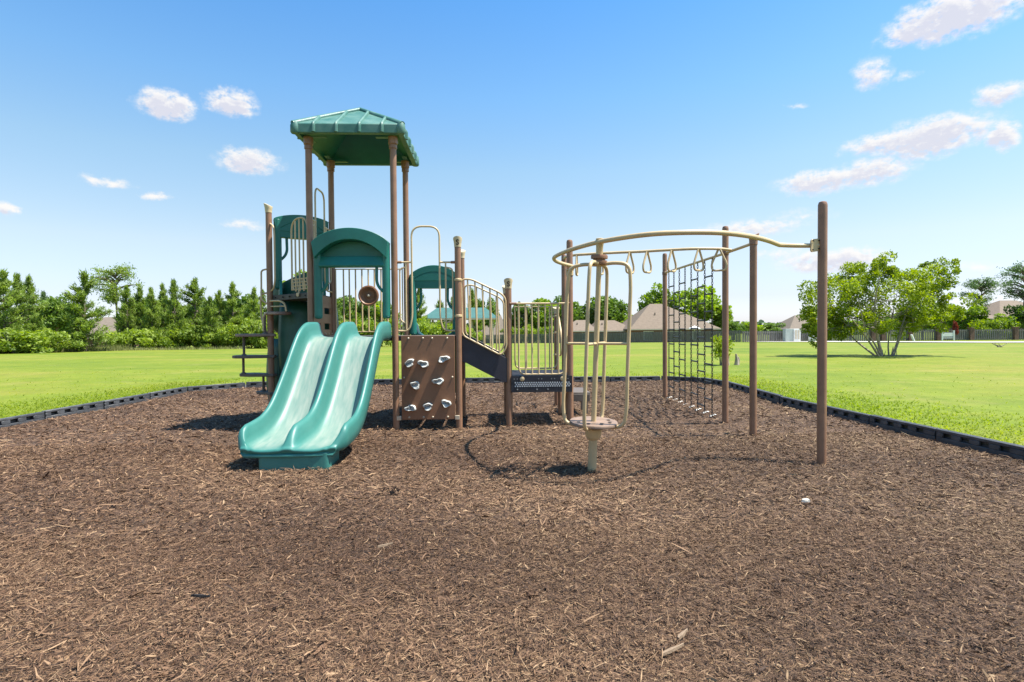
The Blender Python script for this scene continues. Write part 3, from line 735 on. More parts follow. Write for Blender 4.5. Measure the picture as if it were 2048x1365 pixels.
# arched hand grips at the openings
def arch(P, Q, z, uL, uR, parent=tower):
    Pv, u, w = frame(P, Q); n = Vector((u.y, -u.x, 0))
    def pt(a, zz): return Pv+u*a+Z*(z+zz)
    b = MB(); zt = 1.56
    mid = [pt(.05,.07)]+fillet([pt(.06,.07), pt(uL-.05,.07), pt(uL,.25), pt(uL,1.2), pt(uL,zt), pt(uR,zt), pt(uR,1.2), pt(uR,.25), pt(uR+.05,.07), pt(w-.06,.07)], .15, 8)+[pt(w-.05,.07)]
    b.tube(mid, .0135)
    o = obj('arch_rail', b, 'tan_paint', parent)
    for s, ue, sg in ((0, uL, 1), (1, uR, -1)):
        e = 0 if s == 0 else w
        c = MB(); c.tube([pt(e+sg*.045,1.05), pt(ue,1.05)], .0135); vi = ue-sg*.085
        c.tube([pt(vi,1.05), pt(vi,.09)], .0125)
        c.tube(fillet([pt(vi,.98), pt(e+sg*.075,.96), pt(e+sg*.075,.22), pt(vi,.18)], .09, 6), .011)
        obj('grip_loop', c, 'tan_paint', o)
        c = MB(); c.tube([pt(e+sg*.03,1.05), pt(e+sg*.10,1.05)], .020); obj('clamp', c, 'brown_paint', o)
arch(B, F_, ZD, .245, .64)
arch(A, C_, ZU, .27, .72)

# climbing wall with hand holds
pl = MB(); xl, xr = -1.26, -.50; pl.box(((xl+xr)/2, 8.045, (.14+1.342)/2), (xr-xl, .022, 1.342-.14))
wall = obj('climbing_wall', pl, 'brown_panel', tower, bevel=.004)
b = MB()
bolts = [(x,z) for z in (1.305,.175) for x in (-1.155,-.95,-.82,-.605)]+[(-1.225,.745),(-.535,.745)]
for x, z in bolts: b.lathe([(.014,0),(.014,.006),(.007,.012)], (x, 8.034, z), 12, (0,-1,0))
obj('bolt', b, 'bolt', wall)
b = MB()
for x, z in ((-1.30,.165),(-.47,.165)): b = MB(); b.box((x, 8.03, z), (.062,.03,.06)); obj('bracket', b, 'bolt', wall, bevel=.004)
holds = [(-1.143,.952,.4),(-.945,.94,-.1),(-.658,1.005,.35),(-1.063,.638,-.15),(-.738,.69,.1),(-1.132,.31,-.05),(-.887,.33,.35),(-.625,.37,.05)]
for k, (x, z, ro) in enumerate(holds):
    rs = random.Random(k*13+5); b = MB(); n = 20; rings = []
    ph = [rs.uniform(0, 2*PI) for _ in range(3)]
    def rad(t, s): return s*(1+.16*math.cos(2*t+ph[0])+.13*math.cos(3*t+ph[1])+.07*math.cos(5*t+ph[2]))
    V = []
    prof = [(1.0,0),(1.06,.02),(1.0,.045),(.84,.064),(.6,.056),(.35,.046),(.12,.044)]
    for f, d in prof:
        for i in range(n):
            t = 2*PI*i/n; rr = rad(t, .056)*f; lx, lz = rr*1.28*math.cos(t), rr*.86*math.sin(t)
            dd = d*(1+.18*math.sin(2*t+ph[1]))
            V.append((x+lx*math.cos(ro)-lz*math.sin(ro), 8.034-dd, z+lx*math.sin(ro)+lz*math.cos(ro)))
    Fh = [(i*n+j, i*n+(j+1) % n, (i+1)*n+(j+1) % n, (i+1)*n+j) for i in range(len(prof)-1) for j in range(n)]+[tuple((len(prof)-1)*n+j for j in range(n))]
    b.add(V, Fh); h = obj('hand_hold', b, 'hold_stone', wall, angle=60)
    c = MB()
    for sx in (-.034, .034): c.lathe([(.013,0),(.013,.004)], (x+sx*math.cos(ro), 8.034-.056, z+sx*math.sin(ro)), 10, (0,-1,0))
    c.lathe([(.012,0),(.012,.004)], (x, 8.034-.045, z+.004), 10, (0,-1,0))
    # holes ride in the same mesh-depth as the stone: kept as a few dark recess rings
    V = [(p[0], p[1], p[2]) for p in c.v]
    hh = MB(); hh.add(V, c.f); ho = obj('bolt_hole', hh, 'hold_hole', wall)

# slotted riser between the two deck levels
b = MB(); yA, yC = A[1]+.05, C_[1]-.05; xx = -2.55; th = .022
def seg(y0, y1, z0, z1): b.box((xx, (y0+y1)/2, (z0+z1)/2), (th, y1-y0, z1-z0))
za = [(ZD+.01, 1.44), (1.44,1.535), (1.535,1.68), (1.68,1.775), (1.775, ZU-.02)]
for k, (z0, z1) in enumerate(za):
    if k in (1, 3):
        for y0, y1 in ((yA, yA+.10), (yA+.42, yA+.60), (yC-.10, yC)): seg(y0, y1, z0, z1)
    else: seg(yA, yC, z0, z1)
obj('riser_panel', b, 'brown_panel', tower)
b = MB()
for k in range(6): b.lathe([(.014,0),(.014,.008)], (xx+.011, yA+.1+k*.18, 1.375), 10, (1,0,0))
obj('bolt', b, 'bolt', tower)

# front hand-grip panel on the upper deck by the roof post
o_, u, w = frame(A, E_)
def ap(t, z): return o_+u*(w*t)+Z*z
b = MB(); b.tube(fillet([ap(.05,2.02), ap(.05,3.06), ap(.43,3.06), ap(.43,2.02)], .2, 8)+[], .0135); 
gp = obj('grip_panel', b, 'tan_paint', tower)
for t, z1 in ((.34,3.03),(.245,3.05),(.15,3.03)):
    c = MB(); c.tube([ap(t,2.0), ap(t,z1)], .0125, 8); obj('bar', c, 'tan_paint', gp)
c = MB()
for z in (2.03,2.08,2.13,2.18): c.tube([ap(.05,z), ap(.43,z)], .008, 6)
for k in range(7): c.tube([ap(.06+.055*k,2.02), ap(.06+.055*(k+.5),2.19)], .008, 6)
c.lathe([(.03,0),(.03,.012)], ap(.27,1.95)+Vector((-.01,-.012,0)), 12, (-.5,-.8,0)); c.tube([ap(.27,1.95), ap(.27,2.03)], .012)
obj('grip_foot', c, 'tan_paint', gp)
b = MB(); b.tube(fillet([ap(.97,3.08), ap(.88,3.03), ap(.86,2.9), ap(.86,2.2), ap(.9,2.07), ap(.97,2.04)], .06), .0135)
obj('grab_rail', b, 'tan_paint', tower)
b = MB(); ex, ey = E_
b.tube(fillet([(ex-.03,ey-.02,2.38),(ex-.115,ey-.03,2.36),(ex-.12,ey-.03,1.9),(ex-.03,ey-.02,1.84)], .07), .0135)
b.tube(fillet([(ex-.03,ey+.02,2.02),(ex-.15,ey+.05,2.0),(ex-.17,ey+.06,1.9),(ex-.16,ey+.06,1.60),(ex-.05,ey+.03,1.34)], .08), .0135)
b.tube(fillet([(ex-.02,ey-.04,1.72),(ex-.09,ey-.05,1.66),(ex-.09,ey-.05,1.42)], .05), .0125)
obj('grab_rail', b, 'tan_paint', tower)
b = MB(); b.tube(fillet([(ex+.02,ey-.05,1.885),(ex+.20,ey-.14,1.885),(ex+.30,ey-.20,1.84),(ex+.32,ey-.21,1.72)], .1), .0155); b.tube([(ex+.03,ey-.05,1.80),(ex+.29,ey-.19,1.80)], .011)
obj('grab_rail', b, 'tan_paint', tower)

# step climber winding round the corner post
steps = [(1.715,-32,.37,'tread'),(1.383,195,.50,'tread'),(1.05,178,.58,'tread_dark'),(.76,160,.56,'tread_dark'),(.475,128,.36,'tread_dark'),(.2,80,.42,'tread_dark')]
rods = [(-.075,-.03,1.383,1.715),(-.385,-.06,1.05,1.383),(-.445,.05,.76,1.05),(-.205,.21,.475,.76),(.03,.28,.2,.475)]
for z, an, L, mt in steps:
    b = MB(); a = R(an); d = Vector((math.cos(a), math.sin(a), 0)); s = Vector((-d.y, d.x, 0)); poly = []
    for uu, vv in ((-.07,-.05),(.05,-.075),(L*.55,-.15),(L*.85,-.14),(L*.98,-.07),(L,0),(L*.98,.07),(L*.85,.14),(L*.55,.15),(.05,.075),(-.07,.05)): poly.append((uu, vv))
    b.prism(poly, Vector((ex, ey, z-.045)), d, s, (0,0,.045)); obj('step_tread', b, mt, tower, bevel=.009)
for dx, dy, z0, z1 in rods:
    b = MB(); b.tube([(ex+dx,ey+dy,z0-.02),(ex+dx,ey+dy,z1-.02)], .019, 10); b.lathe([(.04,0),(.032,.02)], (ex+dx,ey+dy,z0), 12); obj('step_rod', b, 'tread_dark', tower)

# ---------------------------------------------------------------- green hoods over the slide entrances
def hood(P, Q, zb, zs, za, zp0, zp1, n, depth, parent, inset=.06):
    """zb leg bottoms, zs shoulder of the arch, za top of arch, zp0..zp1 lower panel; n outward normal"""
    Pv, u, w = frame(P, Q); n = Vector(n).normalized(); Pv = Pv+n*.0
    a0, a1 = inset, w-inset; wd = a1-a0; K = 20
    outer = [(a0+wd*k/K, zs+(za-zs)*(1-(2*k/K-1)**2)**.8) for k in range(K+1)]
    i0, i1 = a0+.035, a1-.035; zi0, zi1 = zp1-.03, za-.155*(za-zp0)/.52
    inner = [(i0+(i1-i0)*k/K, zi0+(zi1-zi0)*(1-abs(2*k/K-1)**2.2)) for k in range(K+1)]
    b = MB(); o = Pv
    # arched band built as a strip of cells so the recess under it stays open
    for k in range(K):
        q = [inner[k], inner[k+1], outer[k+1], outer[k]]
        A_ = [o+u*x+Z*z+n*depth*(.75+.25*math.sin(PI*(k if i in (0,3) else k+1)/K)) for i, (x, z) in enumerate(q)]
        B_ = [o+u*x+Z*z-n*.03 for x, z in q]
        b.add(A_+B_, [(0,1,2,3),(0,4,5,1),(2,6,7,3),(7,6,5,4)]+([(0,3,7,4)] if k == 0 else [])+([(1,5,6,2)] if k == K-1 else []))
    bm = bmesh.new(); vs = [bm.verts.new(p) for p in b.v]; [bm.faces.new([vs[i] for i in f]) for f in b.f]
    bmesh.ops.remove_doubles(bm, verts=bm.verts, dist=1e-4); bm.verts.index_update()
    b = MB(); b.v = [tuple(v.co) for v in bm.verts]; b.f = [tuple(v.index for v in f.verts) for f in bm.faces]; b.w = [0]*len(b.v); bm.free()
    # recessed back plate and the lower panel, bulging a little towards the front
    b.prism([(i0,zp1-.02)]+[(x, z) for x, z in inner[1:-1]]+[(i1,zp1-.02)], o-n*.028, u, Z, n*.02)
    cx = (i0+i1)/2
    m2 = 12; top_, bot_ = [], []
    for k in range(m2+1):
        t = k/m2; x = i0+.01+(i1-i0-.02)*t; bul = depth*(.35+.35*math.sin(PI*t)); top_.append((x, bul))
    V, Fq = [], []
    for x, bl in top_:
        V += [o+u*x+Z*zp1+n*(bl*.55), o+u*x+Z*(zp0+.02+.0*x)+n*bl, o+u*x+Z*zp0+n*(bl-.02), o+u*x+Z*zp0-n*.02, o+u*x+Z*zp1-n*.02]
    for k in range(m2):
        for j in range(5):
            a, c = k*5+j, k*5+(j+1) % 5; Fq.append((a, c, c+5, a+5))
    Fq += [(0,1,2,3,4), tuple(m2*5+j for j in range(4,-1,-1))]
    b.add(V, Fq)
    # legs
    for x in (a0+.055, a1-.055):
        b.tube([o+u*x+Z*zb+n*.02, o+u*x+Z*(zs-.01)+n*.02], .057, 16)
        b.lathe([(.057,0),(.05,-.02),(.03,-.03),(.012,-.03)], o+u*x+Z*zb+n*.02, 16)
    h = obj('slide_hood', b, 'green_hood', parent, bevel=.006, angle=42)
    for x, sg in ((a0+.11, 1), (a1-.11, -1)):
        c = MB(); zz = zp0
        c.tube(fillet([o+u*(x+sg*.075)+Z*(zz+.03)+n*.03, o+u*(x+sg*.08)+Z*(zz-.20)+n*.03, o+u*(x+sg*.05)+Z*(zz-.28)+n*.03, o+u*(x-sg*.02)+Z*(zz-.35)+n*.03], .07), .021, 10)
        obj('hood_handle', c, 'green_hood', h)
    return h
hood(A, B, 1.62, 2.66, 2.85, 2.315, 2.47, (0,-1,0), .20, tower)
hood((D_[0],D_[1]-.02), (G_[0],G_[1]-.02), 1.37, 2.30, 2.475, 2.10, 2.24, (0,1,0), .2, tower, inset=.045)
oE, uE, wE = frame(E_, C_); nE = Vector((-uE.y, uE.x, 0)); nE = nE if nE.y > 0 else -nE
hood((E_[0]+uE.x*.02,E_[1]+uE.y*.02), C_, 2.10, 3.17, 3.25, 2.88, 3.0, tuple(nE), .2, tower, inset=.05)

# ---------------------------------------------------------------- double slide
def slide_section(s):
    """half section list (u, w, wear): u across from the middle rail, w above the bed; s squeezes the rail height"""
    H = .205*s
    return [(0,H,0),(.022,H*.97,0),(.042,H*.8,0),(.058,H*.48,0),(.072,H*.22,0),(.095,H*.06,.25),(.13,.0,.8),(.20,-.006,1),(.29,-.008,1),(.36,-.004,.9),(.405,.008+.0*H,.45),(.432,H*.2,.08),(.45,H*.5,0),(.462,H*.84,0),(.478,H*.985,0),(.502,H*1.0,0),(.522,H*.9,0),(.532,H*.7,0),(.534,H*.35,0),(.532,-.02,0)]
def build_slide():
    ctrl = [(8.02,1.338),(7.78,1.338),(7.58,1.325),(7.42,1.25),(7.26,1.09),(7.08,.875),(6.90,.67),(6.72,.485),(6.56,.365),(6.38,.285),(6.18,.248),(6.0,.231),(5.86,.222),(5.80,.22)]
    path = [(q.y, q.z) for q in catmull([(0,y,z) for y, z in ctrl], 5)]
    n = len(path); b = MB(); secs = []
    for i, (y, z) in enumerate(path):
        a = path[max(i-1,0)]; c = path[min(i+1,n-1)]; t = Vector((0, c[0]-a[0], c[1]-a[1])).normalized(); nr = Vector((0, -t.z, t.y)); nr = nr if nr.z > 0 else -nr
        f = (8.02-y)/(8.02-5.80)
        cx = -1.925-.155*max(0, (f-.1)/.9)**1.0; wid = 1.0 if f < .25 else 1.0+.06*min(1,(f-.25)/.6)
        s = 1.0
        if f > .89: s = max(.08, 1-((f-.89)/.11)**1.8*.92)
        if f > .93: wid *= 1-.13*((f-.93)/.07)**2
        if i == 0: s = .95
        half = slide_section(s)
        sec = [(-u, w, we) for u, w, we in reversed(half[1:])]+list(half)
        th = .045
        und = [(.50,-.045-th*.2,0),(.30,-.05,0),(0,-.05,0),(-.30,-.05,0),(-.50,-.045-th*.2,0)]
        pts = [(Vector((cx+u*wid, y, z))+nr*w, we) for u, w, we in sec+und]
        # lip bulges forward in plan at the exit
        if f > .93:
            g = (f-.93)/.07
            pts = [(p-Vector((0, -.07*g*abs((p.x-cx)/.55)**3, 0)), we*(1-g*.6)) for p, we in pts]
        secs.append(pts)
    for dy, dz, k in ((-.016,-.005,.995),(-.026,-.018,.988),(-.026,-.034,.982),(-.012,-.044,.975)):      # lip rolls over and down
        base = secs[n-1]; cx = base[len(base)//2][0].x if False else -2.08
        secs.append([(Vector((cx+(p.x-cx)*k, p.y+dy, p.z+dz)), 0.0) for p, we in base])
    n = len(secs)
    m = len(secs[0]); V = [p for s in secs for p, _ in s]; W = [we for s in secs for _, we in s]
    Fs = [(i*m+k, i*m+(k+1) % m, (i+1)*m+(k+1) % m, (i+1)*m+k) for i in range(n-1) for k in range(m)]
    Fs += [tuple(range(m-1,-1,-1)), tuple((n-1)*m+k for k in range(m))]
    b.add(V, Fs, W)
    sl = obj('double_slide', b, 'slide_green', tower, wear=True, angle=60)
    # foot block
    c = MB(); rr = []
    for a, y in ((-2.385,5.80),(-1.655,5.80),(-1.655,6.22),(-2.385,6.22)): rr.append((a, y, 0))
    ring = [(q.x, q.y) for q in fillet(rr, .06, 6, True)]
    c.prism(ring, (0,0,-.08), (1,0,0), (0,1,0), (0,0,.255)); obj('slide_foot', c, 'slide_green', sl, wear=True, bevel=.01)
    # centre web under the bed
    c = MB(); c.box((-1.97,7.3,.62), (.05,.05,1.0)); obj('slide_support', c, 'brown_paint', sl)
build_slide()

# spiral slide hanging off the far side of the upper deck, seen from behind
def build_spiral():
    c0 = Vector((E_[0]*.5+C_[0]*.5, E_[1]*.5+C_[1]*.5, 0))+nE*.56+Vector((.10,-.06,0))
    b = MB(); n = 54; r0, r1 = .07, .50; V, Fs = [], []
    a0 = math.atan2(-nE.y, -nE.x)
    prof = [(r0,.16),(r0+.02,.02),(.2,-.02),(.36,0),(.45,.06),(.49,.2),(.505,.40),(.53,.42),(.535,.36),(.52,.0),(.44,-.07),(.2,-.06),(r0,-.05)]
    m = len(prof)
    for i in range(n+1):
        t = i/n; a = a0-t*2*PI*1.12; z = 1.93-1.62*t
        rip = 1+.035*math.cos(t*26)
        for r, h in prof: V.append((c0.x+math.cos(a)*r*rip, c0.y+math.sin(a)*r*rip, z+h))
    for i in range(n):
        for k in range(m): Fs.append((i*m+k, i*m+(k+1) % m, (i+1)*m+(k+1) % m, (i+1)*m+k))
    Fs += [tuple(range(m-1,-1,-1)), tuple(n*m+k for k in range(m))]
    b.add(V, Fs); sp = obj('spiral_slide', b, 'dark_green_slide', tower, angle=50)
    c = MB(); c.lathe([(.06,-.2),(.06,2.0)], c0, 18); obj('slide_column', c, 'brown_paint', sp)
    # outer skirt panels closing the chute, each a bowed shell with a raised seam
    for k, (a1, a2, z0, z1, rr) in enumerate(((-.9,.35,.55,1.88,.52),(.35,1.3,.35,1.8,.50),(-2.1,-.9,.12,1.3,.51),(1.3,2.3,.25,1.2,.5))):
        base = a0+PI*.02; V, Fs = [], []
        for j in range(13):
            a = base+a1+(a2-a1)*j/12; bl = .03*math.sin(PI*j/12)
            for q in range(9):
                f = q/8; z = z0+(z1-z0)*f-.25*(j/12)*(1-f)*.6; r = rr+bl+.05*math.sin(PI*f)
                V.append((c0.x+math.cos(a)*r, c0.y+math.sin(a)*r, z))
        for j in range(12):
            for q in range(8): Fs.append((j*9+q, (j+1)*9+q, (j+1)*9+q+1, j*9+q+1))
        c = MB(); c.add(V, Fs)
        o = obj('slide_skirt', c, 'dark_green_slide', sp, angle=60); md = o.modifiers.new('thick', 'SOLIDIFY'); md.thickness = .03
    # moulded entry cheeks standing on the deck
    for s in (-1, 1):
        c = MB(); mid = (Vector((*E_,0))+Vector((*C_,0)))/2+uE*(s*.30)
        c.prism([(-.20,0),(.16,0),(.10,.10),(.02,.19),(-.05,.24),(-.11,.22),(-.17,.12)], mid+Z*ZU, nE*1.0, Z, uE*(.04*s)); obj('slide_cheek', c, 'green_hood', sp, bevel=.008)
build_spiral()

# short slide leaving the rear of the second deck
b = MB(); V, Fs, W = [], [], []
pr = [(-.36,.24),(-.33,.25),(-.30,.2),(-.27,.06),(-.2,0),(.2,0),(.27,.06),(.30,.2),(.33,.25),(.36,.24),(.36,-.05),(-.36,-.05)]
pth = [(9.24,1.335),(9.5,1.335),(9.75,1.2),(10.2,.75),(10.6,.36),(10.9,.24),(11.2,.2)]
for y, z in pth:
    for u_, h in pr: V.append((-.90+u_, y, z+h*(.9 if y > 9.3 else .6)))
m_ = len(pr)
for i in range(len(pth)-1):
    for k in range(m_): Fs.append((i*m_+k, i*m_+(k+1) % m_, (i+1)*m_+(k+1) % m_, (i+1)*m_+k))
b.add(V, Fs+[tuple(range(m_-1,-1,-1)), tuple((len(pth)-1)*m_+k for k in range(m_))]); obj('rear_slide', b, 'green_hood', tower)

# ---------------------------------------------------------------- roof
def build_roof():
    cx, cy, hx, hy = -1.935, 8.675, .755, .79; z0, z1, za = 4.155, 4.285, 4.775
    root = MB()
    def ring(z, ax, ay): return [(cx-ax,cy-ay,z),(cx+ax,cy-ay,z),(cx+ax,cy+ay,z),(cx-ax,cy+ay,z)]
    V = ring(z0,hx,hy)+ring(z1,hx,hy)+[(cx,cy,za)]+ring(z0,hx-.07,hy-.07)+ring(z0+.05,hx-.09,hy-.09)+[(cx,cy,za-.09)]
    Fs = []
    for k in range(4):
        j = (k+1) % 4
        Fs += [(k,j,4+j,4+k), (4+k,4+j,8), (k,9+k,9+j,j), (9+k,13+k,13+j,9+j), (13+k,17,13+j)]
    root.add(V, [f for i_, f in enumerate(Fs) if i_ % 5 < 3]); rf = obj('roof', root, 'green_roof', tower, bevel=.012)
    und = MB(); und.add(V, [f for i_, f in enumerate(Fs) if i_ % 5 > 2]); obj('shaded_soffit', und, 'green_hood', rf)  # underside in the unfaded darker green, its shade put into the colour too
    sl = (za-z1)
    for k, (dx, dy) in enumerate(((0,-1),(1,0),(0,1),(-1,0))):
        h = hy if dx == 0 else hx; o = hx if dx == 0 else hy
        for t in (-.62,-.21,.21,.62):
            px, py = (dy*-1, dx) if True else (0,0)
            off = t*o; f_end = abs(t)
            def pt(d, z): return (cx+dx*d+px*off, cy+dy*d+py*off, z)
            b = MB(); b.tube(fillet([pt(h+.006,z0+.012), pt(h+.006,z1-.005), pt(h*f_end,za-sl*f_end+.008)], .03, 4), .027, 8); obj('roof_rib', b, 'green_roof', rf)
    for sx, sy in ((-1,-1),(1,-1),(1,1),(-1,1)):
        b = MB(); b.tube([(cx+sx*(hx-.005),cy+sy*(hy-.005),z1-.01),(cx,cy,za+.005)], [.045,.032], 10); b.lathe([(.05,z0-.004),(.062,z0+.015),(.062,z1-.03),(.045,z1+.022),(.01,z1+.035)], (cx+sx*(hx-.028),cy+sy*(hy-.028),0), 16); obj('roof_hip', b, 'green_roof', rf)
        b = MB(); qx, qy = cx+sx*(hx-.15), cy+sy*(hy-.2)
        b.box((qx-sx*.11, qy-sy*.0, z0+.006), (.30,.07,.012)); b.box((qx, qy-sy*.13, z0+.018), (.07,.30,.012)); obj('roof_bracket', b, 'green_roof', rf)
    b = MB()
    b.lathe([(.02,za-.02),(.03,za+.02),(.01,za+.035)], (cx,cy,0), 10); obj('roof_finial', b, 'green_roof', rf)
build_roof()

# ------------------------------------------------------------------ overhead climber on four posts
over = thing('overhead_climber', 'tan overhead track and ring ladder carried on tall brown posts', 'climbing frame', (3.5,7.2,0))
P1, P2, P3, P4 = (3.485,5.736), (3.485,7.271), (3.535,8.265), (3.594,11.347)
post(P1, 2.735, over, r=.046); post(P3, 2.94, over); post(P4, 2.95, over)
post(P2, 2.665, over, cap='flare', out=(1,0), capmat='brown_paint')
tr = catmull([(3.40,5.74,2.276),(3.2,5.735,2.276),(3.02,5.70,2.276)], 4)[:-1]+catmull([(3.0,5.69,2.276),(2.72,5.42,2.285),(2.4,5.16,2.285),(2.05,5.0,2.285),(1.65,4.98,2.28),(1.37,5.13,2.28),(1.09,5.5,2.28),(.915,5.95,2.28),(.81,6.4,2.28),(.785,6.75,2.28),(.86,7.1,2.28),(1.0,7.4,2.28),(1.15,7.68,2.28),(1.17,8.02,2.28)], 8)
b = MB(); b.tube(tr, .0235, 14); trk = obj('track', b, 'tan_paint', over)
b = MB()
pl_ = fillet([(0,0,-.075),(.115,0,-.055),(.115,0,.075),(0,0,.06)], .03, 5, True)
b.prism([(q.x-.06, q.z) for q in pl_], (3.40,5.715,2.276), (1,.25,0), (0,0,1), (.0,.02,0)); b.tube([(3.41,5.735,2.276),(3.485,5.736,2.276)], .018)
o = obj('mount_plate', b, 'tan_paint', trk, bevel=.004)
c = MB()
for dx, dz in ((-.04,-.05),(.035,-.035),(.035,.05),(-.035,.045)): c.lathe([(.008,0),(.008,.006)], (3.40+dx,5.71+dx*.25,2.276+dz), 8, (.24,-.97,0))
obj('bolt', c, 'slot_dark', trk)
b = MB(); b.prism([(q.x-.06, q.z*.6) for q in pl_], (1.175,8.09,2.27), (1,0,0), (0,-1,.0), (0,0,.02)); b.lathe([(.05,2.20),(.056,2.205),(.056,2.28),(.05,2.285)], (*J_,0), 16); b.tube([(1.17,8.0,2.28),(1.18,8.13,2.28)], .02)
obj('mount_plate', b, 'tan_paint', trk)
# ring ladder tube
ZLd = 2.555
lad = catmull([(1.25,9.26,2.58),(1.235,8.95,2.575),(1.33,8.62,2.56),(1.55,8.46,ZLd),(1.92,8.30,ZLd),(2.25,8.2,ZLd),(2.55,8.06,ZLd),(2.95,7.92,ZLd),(3.30,7.93,ZLd),(3.49,7.97,ZLd-.012)], 8)
b = MB(); b.tube(lad, .0205, 12); ltub = obj('ladder_tube', b, 'tan_paint', over)
b = MB(); b.tube([(3.592,11.32,2.55),(3.54,8.27,2.54),(3.487,7.30,2.535)], .021, 12); bar4 = obj('cross_bar', b, 'tan_paint', over)
b = MB(); b.lathe([(PR+.001,2.51),(PR+.007,2.515),(PR+.007,2.57),(PR+.001,2.575)], (*P2,0), 16); b.lathe([(PR+.001,2.51),(PR+.007,2.515),(PR+.007,2.57),(PR+.001,2.575)], (*P4,0), 16); b.lathe([(PR+.001,2.51),(PR+.007,2.515),(PR+.007,2.57),(PR+.001,2.575)], (*P3,0), 16); obj('clamp', b, 'brown_paint', over)
def on_lad(x): return min(lad[8:], key=lambda p: abs(p.x-x))
for x, an in ((1.345,75),(1.68,55),(2.08,42),(2.33,40),(2.62,38),(3.02,30),(3.30,-30)):
    p = on_lad(x); a = R(an); h = Vector((math.cos(a), math.sin(a), 0)); b = MB()
    def q(s, z): return p+h*s+Z*z
    b.tube(fillet([q(.012,-.01), q(.105,-.22), q(.09,-.31), q(-.09,-.31), q(-.105,-.22), q(-.012,-.01)], .05, 5), .0155, 8)
    obj('hand_ring', b, 'tan_paint', ltub)

# ------------------------------------------------------------------ chain net
net = thing('chain_net', 'dark chain ladder net hanging between two brown posts', 'climbing net', (3.565,9.9,0))
cy = [11.07-.33*k for k in range(8)]
def net_x(y): return 3.524+(y-8.265)*.0227
def chain_mesh(y, ztop=2.53, zbot=.0):
    b = MB(); z = ztop; k = 0; L = .052
    while z > zbot:
        a = PI/2*(k % 2)+PI/4; ux, uy = math.cos(a), math.sin(a); loop = []
        for i in range(8):
            t = 2*PI*i/8; s = .013*math.cos(t); zz = (L*.5)*math.sin(t)*1.05
            loop.append((net_x(y)+ux*s, y+uy*s, z-L/2+zz))
        b.tube(loop, .0052, 4, closed=True); z -= L*.80; k += 1
    return b
for y in cy: obj('chain', chain_mesh(y), 'chain_metal', net)
def rungs(i, z0):
    z = z0
    while z > .12:
        y0, y1 = cy[i], cy[i+1]
        b = MB(); b.tube([(net_x(y0),y0,z),(net_x(y1),y1,z)], .0135, 8); obj('rung', b, 'chain_metal', net); z -= .283
for i, z0 in ((0,2.24),(1,2.10),(2,2.25),(4,2.26),(5,2.11),(6,2.25)): rungs(i, z0)
b = MB()
for y in cy:
    for k in range(5): b.tube([(net_x(y)+.02*math.cos(t*PI/4)+random.uniform(-.004,.004)+k*.018-.03, y+.014*math.sin(t*PI/4)+(k % 2)*.02-.01, .018+.006*k) for t in range(8)], .005, 4, closed=True)
obj('anchor_chain', b, 'galv', net)

# ------------------------------------------------------------------ standing spinner
spin = thing('stand_up_spinner', 'tan tube cage spinner with round brown foot disc hung from the track', 'spinner', (1.03,5.65,0))
ax0, ax1 = Vector((1.035,5.65,0)), Vector((1.10,5.53,2.28)); axd = (ax1-ax0)/2.28
def axp(z): return ax0+axd*z
b = MB(); b.tube([axp(.30), axp(2.25)], .026, 14); obj('pole', b, 'tan_paint', spin)
b = MB(); b.tube([axp(-.2), axp(.36)], .045, 16); obj('ground_sleeve', b, 'tan_paint', spin)
b = MB(); b.lathe([(.052,.30),(.066,.315),(.080,.34),(.084,.41),(.06,.43)], axp(0)+axd*0, 22, axd); obj('hub', b, 'tan_paint', spin)
b = MB(); b.lathe([(.045,.455),(.232,.455),(.243,.462),(.245,.478),(.239,.488),(.045,.49)], axp(0), 40, axd); dsk = obj('foot_disc', b, 'disc_brown', spin)
c = MB()
for k in range(8):
    a = 2*PI*k/8+.3; v = axp(.4885)+Vector((math.cos(a)*.17, math.sin(a)*.17, 0)); c.lathe([(.020,0),(.020,.003)], v, 10)
obj('drain_hole', c, 'slot_dark', dsk)
b = MB(); b.lathe([(.03,2.06),(.078,2.065),(.082,2.085),(.078,2.105),(.06,2.108),(.06,2.118),(.082,2.122),(.084,2.145),(.078,2.16),(.03,2.165)], axp(0), 28, axd); obj('bearing', b, 'brown_panel', spin)
b = MB(); b.lathe([(.034,2.165),(.036,2.25),(.04,2.26),(.04,2.32),(.03,2.325)], axp(0), 16, axd); obj('hanger', b, 'tan_paint', spin)
Rr = .325
for an in (-27, 63):
    a = R(an); h = Vector((math.cos(a), math.sin(a), 0)); b = MB()
    def q(s, z): return axp(z)+h*s
    pth_ = fillet([q(0,2.055), q(Rr*.45,2.075), q(Rr*.94,2.05), q(Rr,1.85), q(Rr,1.0), q(Rr*1.02,.62), q(Rr*.95,.46), q(Rr*.6,.432), q(-Rr*.6,.432), q(-Rr*.95,.46), q(-Rr*1.02,.62), q(-Rr,1.0), q(-Rr,1.85), q(-Rr*.94,2.05), q(-Rr*.45,2.075)], .12, 6, True)
    b.tube(pth_, .0185, 12, closed=True)
    obj('cage_loop', b, 'tan_paint', spin)
    b = MB(); b.tube([q(-Rr,1.275), q(Rr,1.275)], .0145, 10); obj('cross_rung', b, 'tan_paint', spin)

